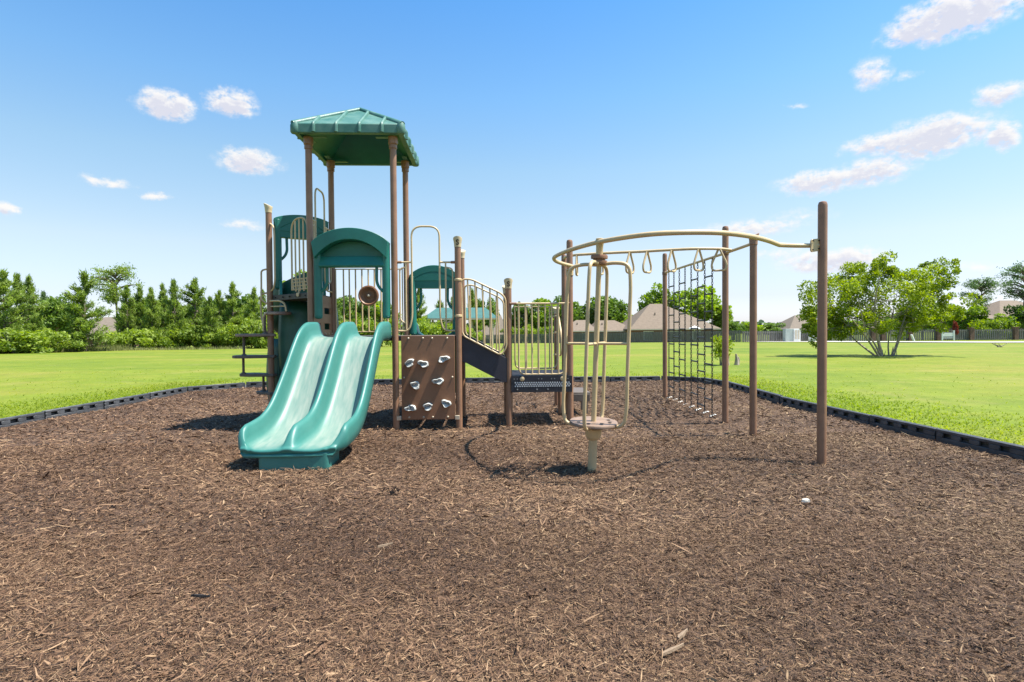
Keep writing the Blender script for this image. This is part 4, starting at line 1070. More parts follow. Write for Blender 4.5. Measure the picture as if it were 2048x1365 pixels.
# ------------------------------------------------------------------ small bits on the mulch
def sliver(name, label, cat, p, L, W, rz, m, H=.012):
    b = MB(); n = 7
    V, Fs = [], []
    for i in range(n):
        t = i/(n-1); wv = W*(.35+.65*math.sin(PI*min(1, t*1.15+.08)))*.5; x = (t-.5)*L; j = random.uniform(-.15,.15)*W
        V += [(x, -wv+j, 0), (x, wv+j, 0), (x, wv*.7+j, H), (x, -wv*.7+j, H)]
    for i in range(n-1):
        for k in range(4): Fs.append((i*4+k, i*4+(k+1) % 4, (i+1)*4+(k+1) % 4, (i+1)*4+k))
    Fs += [(3,2,1,0), tuple((n-1)*4+k for k in range(4))]
    b.add(V, Fs); o = obj(name, b, m); o.location = (p[0], p[1], float(bump(p[0], p[1]))+.014); o.rotation_euler = (0, random.uniform(-.06,.06), rz); tag(o, label, cat); return o
sliver('wood_sliver', 'long pale splinter of wood on the mulch at the bottom edge', 'wood chip', (.80,2.42), .14, .02, .55, 'pale_wood')
sliver('wood_chip', 'short thick pale chip beside the long splinter', 'wood chip', (.89,2.55), .09, .022, .75, 'pale_wood')
sliver('stick', 'small black stick lying on the mulch below the slide', 'stick', (-1.55,3.02), .11, .014, -.2, 'black_wood')
sliver('wood_chip', 'tan flake of bark on open mulch halfway between the slide foot and the photo edge', 'wood chip', (-.68,3.6), .10, .016, .5, 'pale_wood')
def scrap():
    b = MB(); rs = random.Random(3); n = 9
    ringA = [(.034*(1+rs.uniform(-.25,.25))*math.cos(2*PI*k/n), .026*(1+rs.uniform(-.25,.25))*math.sin(2*PI*k/n), 0) for k in range(n)]
    ringB = [(x*.85, y*.85, .012+rs.uniform(0,.012)) for x, y, _ in ringA]
    b.add(ringA+ringB, [tuple(range(n-1,-1,-1)), tuple(range(n,2*n))]+[(k,(k+1) % n,n+(k+1) % n,n+k) for k in range(n)])
    o = obj('paper_scrap', b, 'white_scrap'); o.location = (2.52,4.36,.03); tag(o, 'crumpled white scrap lying on the mulch near the front right post', 'litter')
scrap()

# ------------------------------------------------------------------ plants
def leaves(C, size, flat=.0, aspect=.55, jit=.35):
    """diamond leaves at points C; returns V, F"""
    n = len(C); s = size*(1+RNG.uniform(-jit, jit, n))[:, None]
    d = RNG.normal(0, 1, (n, 3)); d[:, 2] *= (1-flat); d /= np.linalg.norm(d, axis=1)[:, None]+1e-9
    e = np.cross(d, RNG.normal(0, 1, (n, 3))); e /= np.linalg.norm(e, axis=1)[:, None]+1e-9
    V = np.stack([C-d*s, C+e*s*aspect, C+d*s, C-e*s*aspect], 1).reshape(-1, 3)
    F = np.arange(n)[:, None]*4+np.array([[0, 1, 2, 3]])
    return V, F

def mesh_from(name, V, F, m, tone, per):
    o = bulk(name, V, F, m, tone=np.repeat(tone, per)); me = o.data; bpy.data.objects.remove(o); return me

def mb_mesh(name, b, m):
    o = obj(name, b, m); me = o.data; bpy.data.objects.remove(o); return me

def pine_proto(seed, nwh=10, droop=.0):
    """young pine, unit height, crown half width about 1"""
    rs = np.random.default_rng(seed); C, D, tn = [], [], []
    tb = MB(); tb.tube([(0,0,-.03),(.01,0,.3),(-.01,.01,.6),(0,0,.97)], [.055,.045,.028,.006], 7)
    br = tb
    for wv in range(nwh):
        f = wv/(nwh-1); z = .07+.86*f
        reach = (1-f)**.66*rs.uniform(.62,1.12)+.08
        if f < .10: reach *= .8
        for k in range(int(6-2*f)+1):
            a = rs.uniform(0, 2*PI); L = reach*rs.uniform(.5, 1.22); up_ = rs.uniform(.2, .75)*(.13+.09*L)
            p0 = np.array([0, 0, z]); p1 = np.array([math.cos(a)*L, math.sin(a)*L, z+up_])
            if L > .3: br.tube([p0, (p0+p1)/2+[0,0,-.012], p1], [.016,.011,.005], 4, caps=False)
            nt_ = max(3, int(9*L+3))
            for q in range(nt_):
                t = .25+.78*(q+rs.random()*.6)/nt_; c = p0+(p1-p0)*t; sp = .13*(1-t)+.05
                for _ in range(15):
                    o = rs.normal(0, 1, 3)*[.075*(.6+L*.5), .075*(.6+L*.5), .019]; C.append(c+o)
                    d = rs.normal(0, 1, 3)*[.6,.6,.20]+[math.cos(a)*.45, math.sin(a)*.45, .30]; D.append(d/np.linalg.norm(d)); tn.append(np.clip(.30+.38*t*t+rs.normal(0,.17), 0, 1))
    for _ in range(110):
        zz = rs.uniform(.84,1.02); C.append(np.array([rs.normal(0,.05), rs.normal(0,.05), zz])); d = np.array([rs.normal(0,.30), rs.normal(0,.30), .34]); D.append(d/np.linalg.norm(d)); tn.append(rs.uniform(.4,.8))
    C, D = np.array(C), np.array(D); n = len(C)
    S = D*np.array([.105,.105,.052*1.1]); e = np.cross(D, rs.normal(0, 1, (n, 3))); e /= np.linalg.norm(e, axis=1)[:, None]; e *= np.array([.020,.020,.007])
    V = np.stack([C-S*.4-e, C-S*.4+e, C+S], 1).reshape(-1, 3); F = np.arange(n)[:, None]*3+np.array([[0, 1, 2]])
    return V, F, np.array(tn), tb

def make_tree_kind(kind, seed):
    if kind == 'pine':
        V, F, tn, tb = pine_proto(seed); return mesh_from('crown', V, F, 'pine_leaf', tn, 3), mb_mesh('trunk', tb, 'bark')
    rs = np.random.default_rng(seed)
    if kind in ('broad', 'dark'):
        C, tn = [], []; tb = MB(); tb.tube([(0,0,-.05),(.02,0,.2),(0,.02,.5),(.03,0,.8)], [.07,.055,.04,.012], 7)
        nc = 22
        for k in range(nc):
            th, ph = rs.uniform(0, 2*PI), math.acos(rs.uniform(-.75, 1)); rr = rs.uniform(.45, .92)
            c = np.array([math.cos(th)*math.sin(ph)*rr*.85, math.sin(th)*math.sin(ph)*rr*.85, .58+.36*math.cos(ph)*rr])
            tb.tube([(0,0,.3+.2*rs.random()), c*[.5,.5,1]*[1,1,.92], c], [.022,.014,.005], 4, caps=False)
            q = rs.normal(0, 1, (150, 3)); q /= np.linalg.norm(q, axis=1)[:, None]; q *= rs.uniform(.35, 1, (150, 1))**.6
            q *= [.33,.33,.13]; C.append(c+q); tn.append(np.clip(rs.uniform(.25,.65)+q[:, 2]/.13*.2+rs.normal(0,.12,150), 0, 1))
        C = np.concatenate(C); tn = np.concatenate(tn); V, F = leaves(C, .055, aspect=.6); V = V.reshape(-1,4,3); cc = V.mean(1, keepdims=True); V = (cc+(V-cc)*[1.25,1.25,.55]).reshape(-1,3)
        return mesh_from('crown', V, F, 'broad_leaf' if kind == 'broad' else 'dark_leaf', tn, 4), mb_mesh('trunk', tb, 'bark_grey')
    if kind == 'shrub':
        C, tn = [], []; tb = MB()
        for k in range(7):
            a = rs.uniform(0, 2*PI); tb.tube([(0,0,-.05),(math.cos(a)*.3,math.sin(a)*.3,.45),(math.cos(a)*.6,math.sin(a)*.6,.8)], [.035,.02,.006], 4)
        for k in range(22):
            th = rs.uniform(0, 2*PI); rr = rs.uniform(.1, .85); zz = rs.uniform(.12, .82)*(1-.35*rr*rr)
            c = np.array([math.cos(th)*rr, math.sin(th)*rr, zz]); q = rs.normal(0, 1, (130, 3)); q /= np.linalg.norm(q, axis=1)[:, None]; q *= rs.uniform(.3, 1, (130, 1))**.6*[.30,.30,.2]
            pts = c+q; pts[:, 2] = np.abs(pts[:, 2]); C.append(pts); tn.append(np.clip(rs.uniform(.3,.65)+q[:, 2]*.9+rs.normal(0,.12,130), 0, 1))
        C = np.concatenate(C); tn = np.concatenate(tn); V, F = leaves(C, .06, aspect=.55)
        return mesh_from('crown', V, F, 'shrub_leaf', tn, 4), mb_mesh('stem', tb, 'bark_grey')
    if kind == 'tallpine':
        C, D, tn = [], [], []; tb = MB(); tb.tube([(0,0,-.03),(.03,0,.35),(-.02,.02,.7),(.02,0,.93)], [.06,.05,.036,.012], 8)
        for k in range(34):
            z = .985-.44*rs.random()**1.3; a = rs.uniform(0, 2*PI); L = rs.uniform(.35,1.0)*math.sqrt(max(.03, 1-((z-.78)/.235)**2))
            c = np.array([math.cos(a)*L, math.sin(a)*L, z+.02+.03*rs.random()]); tb.tube([(0,0,z-.04), c*[.5,.5,1]+[0,0,-.012], c], [.016,.011,.004], 4, caps=False)
            q = rs.normal(0, 1, (120, 3))*[.17,.17,.024]; C.append(c+q); tn.append(np.clip(rs.uniform(.3,.6)+rs.normal(0,.15,120), 0, 1))
        C = np.concatenate(C); tn = np.concatenate(tn); V, F = leaves(C, .05, aspect=.35); V = V.reshape(-1,4,3); cc = V.mean(1, keepdims=True); V = (cc+(V-cc)*[1.2,1.2,.28]).reshape(-1,3)
        return mesh_from('crown', V, F, 'pine_leaf', tn, 4), mb_mesh('trunk', tb, 'bark')

PROTO = {k: [make_tree_kind(k, s) for s in ss] for k, ss in (('pine',(1,2,3,4,21,22,23)),('broad',(5,6,7)),('dark',(8,9,10)),('shrub',(11,12,13)),('tallpine',(14,15)))}
USED = {}
def plant(kind, x, y, h, w, name, label, cat='tree', group=None, leafm=None, var=None):
    k = USED.get(kind, 0); USED[kind] = k+1
    fh, fw_ = {'pine':(1.03,1.08),'broad':(1.10,1.25),'dark':(1.10,1.25),'shrub':(1.12,1.12)}.get(kind,(1,1)); h *= fh; w *= fw_
    cr, tk = PROTO[kind][(k if var is None else var) % len(PROTO[kind])]
    root = link(bpy.data.objects.new(name, None), None); tag(root, label, cat, group)
    root.location = (x, y, float(terr(y))); root.rotation_euler = (0, 0, random.uniform(0, 2*PI)); root.scale = (w*random.uniform(.88,1.15), w*random.uniform(.88,1.15), h)
    c = link(bpy.data.objects.new('crown', cr), root)
    if leafm: c.material_slots[0].link = 'OBJECT'; c.material_slots[0].material = MATS[leafm]
    link(bpy.data.objects.new('stem' if kind == 'shrub' else 'trunk', tk), root)
    return root

GP = "pines in the tree line left of the tower"
for x, y, h, w, lab in (
 (-40.1,48,6.52,1.7,'tall young pine cut by the left edge of the photo'),
 (-42.3,52,6.65,1.55,'second young pine from the left edge'),
 (-44.4,56,6.88,1.55,'third young pine from the left edge'),
 (-35.0,50,6.55,2.3,'broad pine standing alone in front of the pale hidden roof'),
 (-37.7,60,6.33,1.55,'narrow pine just right of the tall flat topped pine'),
 (-37.6,62,6.45,1.5,'slim pine second to the right of the tall flat topped pine'),
 (-35.2,60,6.11,1.45,'pine third to the right of the tall flat topped pine'),
 (-35.2,62,6.70,1.3,'thin topped pine fourth to the right of the tall flat topped pine'),
 (-31.8,58,6.68,1.5,'sharp topped dark pine left of the widest pine'),
 (-30.8,60,6.98,1.9,'widest and tallest pine in the middle of the left tree line'),
 (-28.3,58,5.05,1.45,'short pine between the widest pine and the next tall one'),
 (-29.2,62,5.98,1.35,'low narrow pine right of the widest pine'),
 (-27.8,62,6.78,1.7,'tall pine second to the right of the widest pine'),
 (-24.7,60,6.06,1.5,'pine just left of the step climber'),
 (-24.6,62,6.06,1.35,'thin pine closest to the step climber')):
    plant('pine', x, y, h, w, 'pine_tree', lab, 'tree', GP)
plant('tallpine', -48.5, 75, 10.35, 2.7, 'tall_pine_tree', 'tall flat topped pine with bare trunk above the left tree line', 'tree')
for x, y, h, w, k, lab in (
 (-65.3,85,7.86,1.9,'pine','bluish distant pine in the gap right of the third left edge pine'),
 (-59.8,80,6.87,2.3,'dark','round distant tree left of the broad lone pine'),
 (-59.4,82,6.52,2.4,'broad','distant rounded tree hidden behind the broad lone pine'),
 (-66,86,6.0,2.6,'dark','dark rounded tree behind the left edge pines'),
 (-46.8,80,6.1,2.3,'dark','dark rounded tree right of the tall flat topped pine'),
 (-45,74,6.0,2.2,'dark','dark rounded tree behind the narrow pines of the left tree line'),
 (-39.5,70,6.0,2.2,'dark','dark rounded tree behind the widest pine'),
 (-33.5,70,6.0,2.4,'dark','dark rounded tree behind the two pines beside the step climber'),
 (-30.0,69,5.9,2.3,'dark','dark tree closing the gap just left of the step climber'),
 (-36.5,72,6.0,2.4,'dark','dark tree closing the gap right of the widest pine'),
 (-42.5,73,6.0,2.4,'dark','dark tree closing the gap left of the widest pine'),
 (-44,78,6.2,2.4,'dark','dark tree behind the slim pines right of the flat topped pine')):
    plant(k, x, y, h, w, 'distant_tree', lab, 'tree', 'trees behind the left pines', 'pine_blue' if k == 'pine' else None)
GS = "shrubs along the edge of the left tree line"
for x, y, h, w, lab in (
 (-39.9,46,2.0,2.2,'green shrub cut by the left edge of the photo'),
 (-37.6,46,1.94,2.4,'wide bright shrub next to the left edge'),
 (-36.2,47,1.83,1.9,'bright green shrub left of the tall grass'),
 (-34.9,56,2.04,2.4,'rounded shrub right of the tall grass'),
 (-32.6,57,1.93,2.0,'dark low shrub right of the rounded shrub'),
 (-31.7,58,2.29,1.7,'shrub beneath the sharp topped dark pine'),
 (-29.7,58,2.53,1.9,'yellow green shrub beneath the widest pine'),
 (-27.5,58,1.80,1.6,'low shrub right of the yellow green shrub'),
 (-25.9,58,2.40,1.9,'shrub behind the lowest visible steps of the climber'),
 (-23.7,58,3.00,2.1,'tall leafy shrub behind the step climber'),
 (-22.1,58,2.48,1.9,'shrub right beside the corner post of the tower'),
 (-20.0,60,3.03,2.1,'shrub seen under the upper deck'),
 (-15.2,62,3.07,2.2,'shrub seen through the bars above the left slide lane'),
 (-12.5,62,3.05,2.2,'shrub seen through the bars above the right slide lane'),
 (-7.3,64,3.08,2.3,'shrub left below the green pavilion roof'),
 (-5.0,64,2.61,2.1,'shrub in the middle below the green pavilion roof'),
 (-2.9,64,2.5,2.0,'shrub seen just right of the second lettered post below the pavilion'),
 (-17.6,61,2.9,2.1,'shrub seen through the slots of the brown riser')):
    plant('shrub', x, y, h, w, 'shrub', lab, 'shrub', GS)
# mixed trees seen behind the tower
for x, y, h, w, k, lm, lab in (
 (-23.2,70,8.54,3.1,'broad',None,'yellow green broad tree above the upper deck'),
 (-18.8,66,5.54,1.9,'dark',None,'dark tree behind the green slide hood'),
 (-18.3,72,6.46,1.8,'dark',None,'tree behind the left end of the rear barrier'),
 (-15.8,70,5.43,1.8,'dark',None,'low tree behind the middle bars of the rear barrier'),
 (-13.9,72,5.93,2.3,'broad',None,'bushy tree behind the brown play wheel'),
 (-8.2,66,6.77,1.2,'pine',None,'upright pine left of the pavilion roof'),
 (-7.7,88,6.57,1.8,'pine',None,'pine rising behind the pavilion roof seen through the rear hood'),
 (-5.6,86,6.88,1.7,'pine',None,'darker pine right beside the one in the rear hood opening'),
 (-2.5,84,7.84,1.7,'pine',None,'yellowish pine behind the sloping stair rail'),
 (-0.8,86,7.16,1.7,'dark',None,'dark tree behind the lower half of the stair rail'),
 (6.8,120,8.75,2.9,'dark',None,'dark tree behind the left bars of the low deck barrier'),
 (12.2,118,9.84,3.7,'broad',None,'light broad tree behind the right bars of the low deck barrier'),
 (16.6,122,9.5,3.4,'dark',None,'dark tree behind the two posts by the spinner'),
 (21.1,126,9.12,2.9,'dark',None,'dark tree left of the spinner pole'),
 (25.0,124,10.51,3.9,'dark',None,'tallest dark tree directly behind the spinner pole'),
 (29.4,126,9.3,2.4,'dark',None,'dark pointed tree right of the spinner pole'),
 (36.1,120,11.62,4.2,'broad',None,'bright broad tree left of the big roof ridge'),
 (44.9,120,12.01,5.0,'broad',None,'bright broad tree behind the chain net'),
 (49.2,117,7.95,2.5,'broad',None,'lower bright tree right of the chain net above the roof slope'),
 (30.1,118,5.51,2.4,'broad',None,'small bright tree in the dip left of the big roof')):
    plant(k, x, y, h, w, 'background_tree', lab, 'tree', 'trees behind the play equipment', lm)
for x, y, h, w, k, lm, lab in (
 (46.6,105,3.93,2.0,'dark',None,'round low tree just right of the chain net post'),
 (51.1,108,3.91,2.4,'broad',None,'low tree left of the slant topped post'),
 (59.2,115,3.92,2.6,'dark',None,'low tree right of the slant topped post'),
 (66,100,3.88,2.4,'broad',None,'low tree behind the left side of the crape myrtle'),
 (71.6,100,4.58,2.8,'dark',None,'dark tree behind the middle of the crape myrtle'),
 (73.9,98,5.01,2.7,'broad',None,'tree behind the right half of the crape myrtle'),
 (78,98,6.25,3.0,'broad',None,'bright tree showing past the right side of the crape myrtle'),
 (83.9,100,6.9,2.7,'dark',None,'dark tree left of the far right pine'),
 (81.9,88,3.3,2.1,'shrub',None,'yellow green bush left of the round bushy tree'),
 (83.8,94,6.13,2.8,'broad',None,'round bushy tree behind the white sign'),
 (92.6,102,11.03,3.0,'tallpine','pine_blue','tall layered pine above the round bushy tree'),
 (85.0,90,4.04,2.2,'broad',None,'yellow green bush in front of the far right roof'),
 (88.4,90,5.85,2.2,'dark',None,'dark shrubby tree in front of the far right roof'),
 (91.2,92,12.26,3.2,'tallpine','pine_blue','tall pine cut by the right edge of the photo')):
    plant(k, x, y, h, w, 'background_tree', lab, 'tree', 'trees beyond the right fence', lm)
plant('broad', 67.9, 79, 2.9, .30, 'red_leaf_tree', 'little red leaved tree beside the white sign', 'tree', None, 'red_leaf')
for x, y, lab in ((5,113,'behind the lower end of the stair rail'),(8.2,112,'behind the left bars of the low deck'),(12,111,'behind the middle bars of the low deck'),(15,112,'behind the right bars of the low deck')):
    plant('shrub', x, y, 3.4, 2.6, 'shrub', 'feathery garden shrub over the fence '+lab, 'shrub', 'garden shrubs behind the fence')

# sapling and stump near the chain net
def sapling():
    root = thing('sapling', 'leafy sapling sprouting beside the mulch border behind a net post', 'tree', (8.60,20.4,float(lawn_z(8.6,20.4))))
    b = MB(); z = ORG[root.name].z
    for dx, dy, h in ((0,0,.8),(.07,.03,.7),(-.06,.05,.75)): b.tube([(8.6+dx*.5,20.4+dy,z-.05),(8.6+dx,20.4+dy,z+h*.5),(8.6+dx*2.5,20.4+dy*2,z+h)], [.03,.022,.008], 6)
    obj('trunk', b, 'bark_grey', root)
    C = []
    for k in range(16):
        c = np.array([RNG.normal(0,.17), RNG.normal(0,.17), RNG.uniform(.35,1.0)]); C.append(c+RNG.normal(0,1,(55,3))*[.10,.10,.08])
    C = np.concatenate(C); V, F = leaves(C, .05); o = bulk('crown', V, F, 'crape_leaf', root, np.repeat(np.clip(RNG.normal(.5,.2,len(C)),0,1),4))
    st = thing('tree_stump', 'short split grey stump beside the leafy sapling', 'stump', (9.15,20.4,z)); b = MB()
    b.tube([(9.15,20.4,z-.05),(9.16,20.4,z+.2),(9.13,20.4,z+.42)], [.10,.07,.03], 8); b.tube([(9.2,20.42,z),(9.24,20.42,z+.2),(9.22,20.4,z+.30)], [.06,.045,.02], 7); b.tube([(8.82,20.35,z),(8.80,20.35,z+.2),(8.84,20.33,z+.33)], [.05,.04,.02], 6)
    obj('stump_wood', b, 'bark_pale', st)
sapling()

# crape myrtle with many stems
def crape():
    X0, Y0 = 19.04, 26.2; z0 = float(lawn_z(X0, Y0)); s = .0234
    root = thing('crape_myrtle', 'wide many stemmed tree with bright yellow green crown on the lawn', 'tree', (X0, Y0, z0))
    cl = [(1640,600,36),(1626,636,28),(1680,572,34),(1692,622,40),(1740,556,34),(1752,606,42),(1792,545,30),(1802,588,42),(1832,556,36),(1852,602,42),(1868,572,32),(1880,622,30),(1842,642,30),(1702,660,26),(1655,662,28),(1784,640,30),(1735,648,28),(1862,648,26),(1822,538,22),(1892,592,20),(1622,660,20),(1770,560,30),(1715,590,34),(1660,630,30),(1760,536,20),(1875,540,16),(1612,650,14),(1898,630,16)]
    C, tn, ctr = [], [], []
    for px, py, r in cl:
        for rep in range(2):
            dy = RNG.uniform(-1.7,1.7)*(1-abs(px-1765)/220); c = np.array([X0+(px-1770)*s+RNG.normal(0,.1), Y0+dy, z0+(718-py)*s]); ctr.append(c)
            for sub in range(4):
                cc = c+RNG.normal(0,1,3)*[r*s*.6,r*s*.7,r*s*.48]; n = int(30+r*3.2)
                n = int(n*1.25); q = RNG.normal(0,1,(n,3)); q /= np.linalg.norm(q,axis=1)[:,None]; q *= RNG.uniform(.2,1,(n,1))**.5*[r*s*.50,r*s*.50,r*s*.40]
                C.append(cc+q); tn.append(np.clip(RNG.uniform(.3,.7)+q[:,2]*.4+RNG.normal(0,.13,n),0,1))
    C = np.concatenate(C)-np.array([X0,Y0,z0]); tn = np.concatenate(tn); V, F = leaves(C, .060, aspect=.55)
    bulk('crown', V, F, 'crape_leaf', root, np.repeat(tn,4))
    stems = [((1752,718),(1725,690),(1690,655),(1660,630)),((1758,718),(1738,692),(1712,660),(1690,600)),((1760,717),(1748,680),(1738,640),(1735,600),(1740,560)),((1765,718),(1756,690),(1752,660),(1756,600)),((1778,718),(1778,690),(1786,640),(1800,580)),((1786,718),(1800,695),(1812,665),(1830,620),(1845,570)),((1790,718),(1806,692),(1830,650),(1860,600)),((1755,719),(1735,698),(1722,680),(1700,640),(1680,590))]
    rr = [.055,.05,.075,.04,.04,.075,.06,.05]
    for k, st in enumerate(stems):
        P = [Vector((X0+(px-1770)*s, Y0+(k-3.5)*.04+.25*(k-3.5)*i/3, z0+(718-py)*s)) for i, (px, py) in enumerate(st)]; Q = catmull(P, 4); n = len(Q)
        P[0].z -= .05; b = MB(); b.tube(Q, [rr[k]*(1-.75*i/(n-1)) for i in range(n)], 8); obj('trunk', b, 'bark_pale' if k in (0,1,2,7) else 'bark_grey', root)
    b = MB()
    for k in range(46):
        c = ctr[k % len(ctr)]; st = stems[k % len(stems)][-2]; p = Vector((X0+(st[0]-1770)*s, Y0, z0+(718-st[1])*s)); q = Vector(c); mid = (p+q)/2+Vector((0,0,-.1)); b.tube([p,mid,q], [.018,.012,.005], 4, caps=False)
    for k in range(9):
        a = RNG.uniform(0,6.28); p = Vector((X0+RNG.uniform(-.5,.5), Y0-.1, z0)); b.tube([p, p+Vector((math.cos(a)*.1, 0, .28+RNG.uniform(0,.2)))], [.02,.008], 5)
    obj('branches', b, 'bark_grey', root)
crape()

def tall_grass():
    n = 5200; x = RNG.uniform(-41,-24,n); x = np.where(RNG.random(n) < .6, RNG.normal(-36.5,1.6,n), x); y = np.interp(x,[-41,-36,-33,-24],[45,48.5,54,56.5])+RNG.uniform(-.7,1.0,n); z = lawn_z(x,y)-.02
    h = RNG.uniform(.2,.75,n)*np.where(np.abs(x+36.5) < 3, 1.0, .55); a = RNG.uniform(0,2*PI,n); w = .02
    P0 = np.stack([x-np.cos(a)*w,y-np.sin(a)*w,z],1); P1 = np.stack([x+np.cos(a)*w,y+np.sin(a)*w,z],1); P2 = np.stack([x+RNG.normal(0,.12,n),y+RNG.normal(0,.12,n),z+h],1)
    V = np.stack([P0,P1,P2],1).reshape(-1,3); F = np.arange(n)[:,None]*3+np.array([[0,1,2]])
    tag(bulk('tall_grass', V, F, 'tall_grass', tone=np.repeat(np.clip(RNG.normal(.5,.25,n),0,1),3)), 'tall dry grass growing between the shrubs at the left', kind='stuff')
tall_grass()

def far_forest():
    C, tn = [], []
    for k in range(620):
        x = RNG.uniform(-520, 620); y = RNG.uniform(300, 360); h = RNG.uniform(5.0, 8.4); w = RNG.uniform(3.0, 5.5); t0 = RNG.uniform(.2,.7)
        q = RNG.normal(0,1,(34,3)); q /= np.linalg.norm(q,axis=1)[:,None]; q[:,2] = q[:,2]*.75+.2
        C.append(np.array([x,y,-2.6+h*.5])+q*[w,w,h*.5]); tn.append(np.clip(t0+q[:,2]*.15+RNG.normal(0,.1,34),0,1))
    C = np.concatenate(C); tn = np.concatenate(tn); V, F = leaves(C, 1.5, aspect=.8)
    tag(bulk('far_forest', V, F, 'far_leaf', tone=np.repeat(tn,4)), 'distant woods closing the horizon', kind='stuff')
far_forest()

# twigs out on the right lawn
tw = thing('dead_twigs', 'few bare twigs sticking out of the far right lawn', 'twigs', (36.2,38.3,float(lawn_z(36.2,38.3)))); b = MB(); z = ORG[tw.name].z
for k in range(7):
    a = random.uniform(-.9,.9); b.tube([(36.2+random.uniform(-.2,.2),38.3,z-.02),(36.2+a*.35,38.3+random.uniform(-.1,.1),z+.15),(36.2+a*.75,38.3,z+random.uniform(.15,.32))], [.03,.022,.01], 5)
obj('twig', b, 'bark_grey', tw)

# ------------------------------------------------------------------ fence, houses, pavilion, sign, boxes
def fence(name, label, p, q, hgt, pillars=()):
    root = thing(name, label, 'fence', (p[0], p[1], float(terr(p[1])))); d = Vector((q[0]-p[0], q[1]-p[1], 0)); L = d.length; u = d/L; n = Vector((-u.y, u.x, 0))
    pick = MB(); k = 0; s = 0.0
    while s < L:
        c = Vector((p[0], p[1], 0))+u*s; zg = float(terr(c.y)); hh = hgt+random.uniform(-.02,.02)
        side = .03 if k % 2 else -.03
        pick.obox(c+n*side+Z*(zg-.1), u, Z, n, .14, hh+.1, .02); s += .165; k += 1
    o = obj('pickets', pick, 'fence_wood', root); o['kind'] = 'stuff'
    b = MB(); s = 0.0
    rl = MB(); m = int(L/8)+1
    for i in range(m):
        a = Vector((p[0], p[1], 0))+u*(L*i/m); c = Vector((p[0], p[1], 0))+u*(L*(i+1)/m)
        for h in (.35, 1.45): rl.tube([a+Z*(float(terr(a.y))+h), c+Z*(float(terr(c.y))+h)], .03, 4)
    obj('fence_rail', rl, 'fence_wood', root)
    for x in pillars:
        c = Vector((x, p[1]+(q[1]-p[1])*(x-p[0])/(q[0]-p[0]), 0)); zg = float(terr(c.y)); b = MB(); b.box((c.x, c.y-.05, zg+.9), (.62,.5,2.0)); b.box((c.x, c.y-.05, zg+1.95), (.76,.64,.12)); obj('brick_pillar', b, 'brick', root, bevel=.01)
fence('picket_fence', 'grey wooden fence running away behind the net and spinner', (36.6,80), (-8,116), 1.78)
fence('picket_fence', 'grey wooden fence with brick pillars along the right road', (36.7,80), (100,80), 1.68, (56.2,57.7,61.85,66.1,71.1,77.9,85,92))

def hip_roof(b, x0, x1, y0, y1, ze, zr, rx0, rx1, ov=.5, th=.22):
    x0 -= ov; x1 += ov; y0 -= ov; y1 += ov; ym = (y0+y1)/2
    V = [(x0,y0,ze),(x1,y0,ze),(x1,y1,ze),(x0,y1,ze),(x0,y0,ze+th),(x1,y0,ze+th),(x1,y1,ze+th),(x0,y1,ze+th),(rx0,ym,zr),(rx1,ym,zr)]
    b.add(V, [(3,2,1,0),(0,1,5,4),(1,2,6,5),(2,3,7,6),(3,0,4,7),(4,5,9,8),(6,7,8,9),(5,6,9),(7,4,8)])
def house(label, blocks, wins, name='house', roofm='roof_shingle'):
    """blocks: (x0,x1,y0,y1,ground,eave,ridge,rx0,rx1); wins: (x0,x1,z0,z1,y)"""
    root = thing(name, label, 'house', (blocks[0][0], blocks[0][2], blocks[0][4]))
    for (x0,x1,y0,y1,zg,ze,zr,rx0,rx1) in blocks:
        b = MB(); b.box(((x0+x1)/2,(y0+y1)/2,(zg-.3+ze+.05)/2), (x1-x0,y1-y0,ze+.05-zg+.3)); obj('wall', b, 'brick', root)
        b = MB(); hip_roof(b, x0,x1,y0,y1,ze,zr,rx0,rx1); r = obj('roof', b, roofm, root, angle=20)
        b = MB(); b.box(((x0+x1)/2, y0-.54, ze+.10), (x1-x0+1.0,.06,.2)); obj('fascia', b, 'trim_tan', r)
        b = MB(); b.lathe([(.12,-.3),(.12,.5),(.02,.52)], ((rx0+rx1)/2-1.2, y0+(y1-y0)*.25, ze+(zr-ze)*.55), 8); obj('roof_vent', b, 'roof_shingle_grey', r)
    for (x0,x1,z0,z1,y) in wins:
        b = MB(); t = .09
        for c, d in ((((x0+x1)/2,y,z0),(x1-x0,.08,t)),(((x0+x1)/2,y,z1),(x1-x0,.08,t)),((x0,y,(z0+z1)/2),(t,.08,z1-z0+t)),((x1,y,(z0+z1)/2),(t,.08,z1-z0+t)),(((x0+x1)/2,y,(z0+z1)/2),(t*.6,.07,z1-z0-t))): b.box(c, d)
        w = obj('window', b, 'white_paint', root); b = MB(); b.box(((x0+x1)/2,y+.025,(z0+z1)/2), (x1-x0-.1,.02,z1-z0-.1)); obj('pane', b, 'window_glass', w)
house('large brick house with tall tan hip roof behind the chain net', [(26.9,43.4,105,119,-1.4,1.0,6.25,32.4,34.8)], [(29.2,31.0,-.9,.75,104.96),(33.5,36.5,-.9,.75,104.96),(38.6,40.2,-.9,.75,104.96)])
house('low brick house wing with two tan hip roofs behind the spinner', [(14.6,20.4,108,118,-1.5,.72,3.1,17.6,19.6),(20.5,28.6,109.5,118,-1.5,.70,3.02,22.0,25.6)], [(17.9,19.2,-.8,.5,107.96)])
house('house with steep tan roof seen just right of the stair rail', [(-3.5,3.6,112,121,-1.7,-.6,4.3,-.6,2.4)], [], roofm='roof_shingle_grey')
house('house with tan roof half hidden by trees at the far right', [(102,119,108,122,-1.2,2.4,6.7,108.5,112),(96,102,108,116,-1.2,2.6,4.4,98,100)], [(98,99.6,.2,1.8,107.96)])
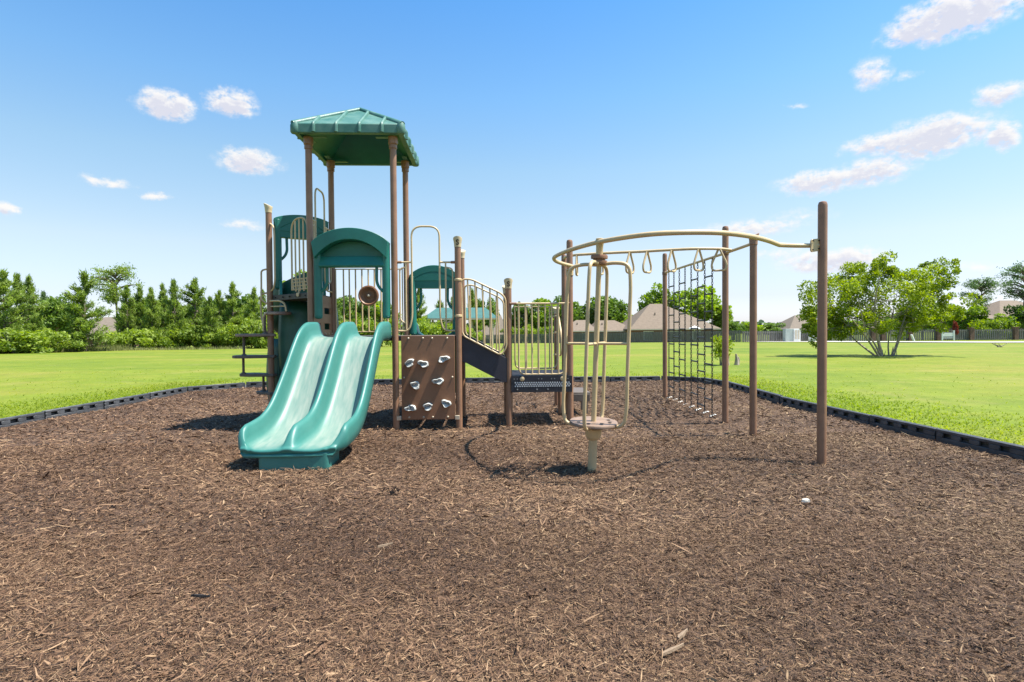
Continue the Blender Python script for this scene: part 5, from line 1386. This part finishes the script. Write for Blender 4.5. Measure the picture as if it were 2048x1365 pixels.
house('house with pale tan roof peeking through the left pines', [(-68,-59.5,92,102,-1.1,1.0,3.9,-64.6,-62.6),(-76,-69,92,101,-1.1,.8,2.9,-74,-71)], [], roofm='roof_shingle_grey')
house('small tan roofed house far beyond the fence behind the tall near post', [(70.2,80,128,138,-1.8,.6,4.2,74,76)], [], roofm='roof_shingle_grey')

def pavilion():
    root = thing('pavilion', 'open shelter with long green metal hip roof behind the tower', 'pavilion', (-7.8,70,-.65)); b = MB()
    hip_roof(b, -7.7,.7,68.6,74,2.62,4.15,-6.6,-.5,.4,.16); rf = obj('roof', b, 'pavilion_roof', root, angle=20)
    b = MB(); b.box((-3.5,68.17,2.66), (9.2,.05,.16)); b.box((-8.13,71.3,2.66), (.05,6.2,.18)); obj('fascia', b, 'trim_tan', rf)
    for k in range(4):
        for y in (68.9,73.7): b = MB(); b.box((-7.4+2.6*k,y,1.0), (.22,.22,3.5)); obj('post', b, 'trim_tan', root)
pavilion()

zb = float(lawn_z(66,78))
sg = thing('sign', 'blank white board sign on two posts by the right road', 'sign', (65.95,78,zb))
for dx in (-.86,.86): b = MB(); b.box((65.95+dx,78,zb+.70), (.17,.14,1.5)); obj('post', b, 'white_paint', sg)
b = MB(); b.box((65.95,78,zb+.85), (1.55,.07,.55)); b.box((65.95,78,zb+.38), (1.55,.06,.10)); obj('board', b, 'white_paint', sg)
zb = float(lawn_z(43,80)); bx = thing('utility_box', 'larger pair of pale utility cabinets against the grey fence', 'utility box', (43.4,79.2,zb))
b = MB(); b.box((43.0,79.1,zb+.92), (1.10,.8,1.95)); obj('cabinet', b, 'grey_green_box', bx, bevel=.02)
b = MB(); b.box((44.1,79.0,zb+.92), (1.0,.8,1.95)); c2 = obj('cabinet', b, 'white_paint', bx, bevel=.02)
b = MB(); b.box((43.9,78.585,zb+1.05), (.26,.03,1.3)); b.box((44.3,78.585,zb+1.05), (.26,.03,1.3)); obj('door_panel', b, 'trim_tan', c2)
bx = thing('utility_box', 'small white utility cabinet right of the larger pair', 'utility box', (46.8,79.2,zb)); b = MB(); b.box((46.8,79.2,zb+.75), (.62,.6,1.6)); b.box((46.4,79.3,zb+.35), (.3,.4,.8)); obj('cabinet', b, 'white_paint', bx, bevel=.02)
zb = float(lawn_z(60,77)); ln = thing('marker_post', 'short leaning white marker post at the road edge', 'post', (59.9,77,zb)); b = MB(); b.tube([(60.1,77,zb-.05),(59.75,77,zb+.85)], [.16,.13], 8); b.lathe([(.15,0),(.1,.06)], (59.75,77,zb+.84), 8); obj('marker', b, 'white_paint', ln)
zb = float(terr(99)); um = thing('patio_umbrella', 'white patio umbrella behind the fence in front of the big house', 'umbrella', (37.1,100,zb)); b = MB(); b.lathe([(1.1,2.45),(1.08,2.52),(.05,2.95),(.01,3.0)], (37.1,100,zb), 8); obj('canopy', b, 'white_paint', um, angle=20); b = MB(); b.tube([(37.1,100,zb-.1),(37.1,100,zb+2.9)], .04, 8); obj('pole', b, 'white_paint', um)
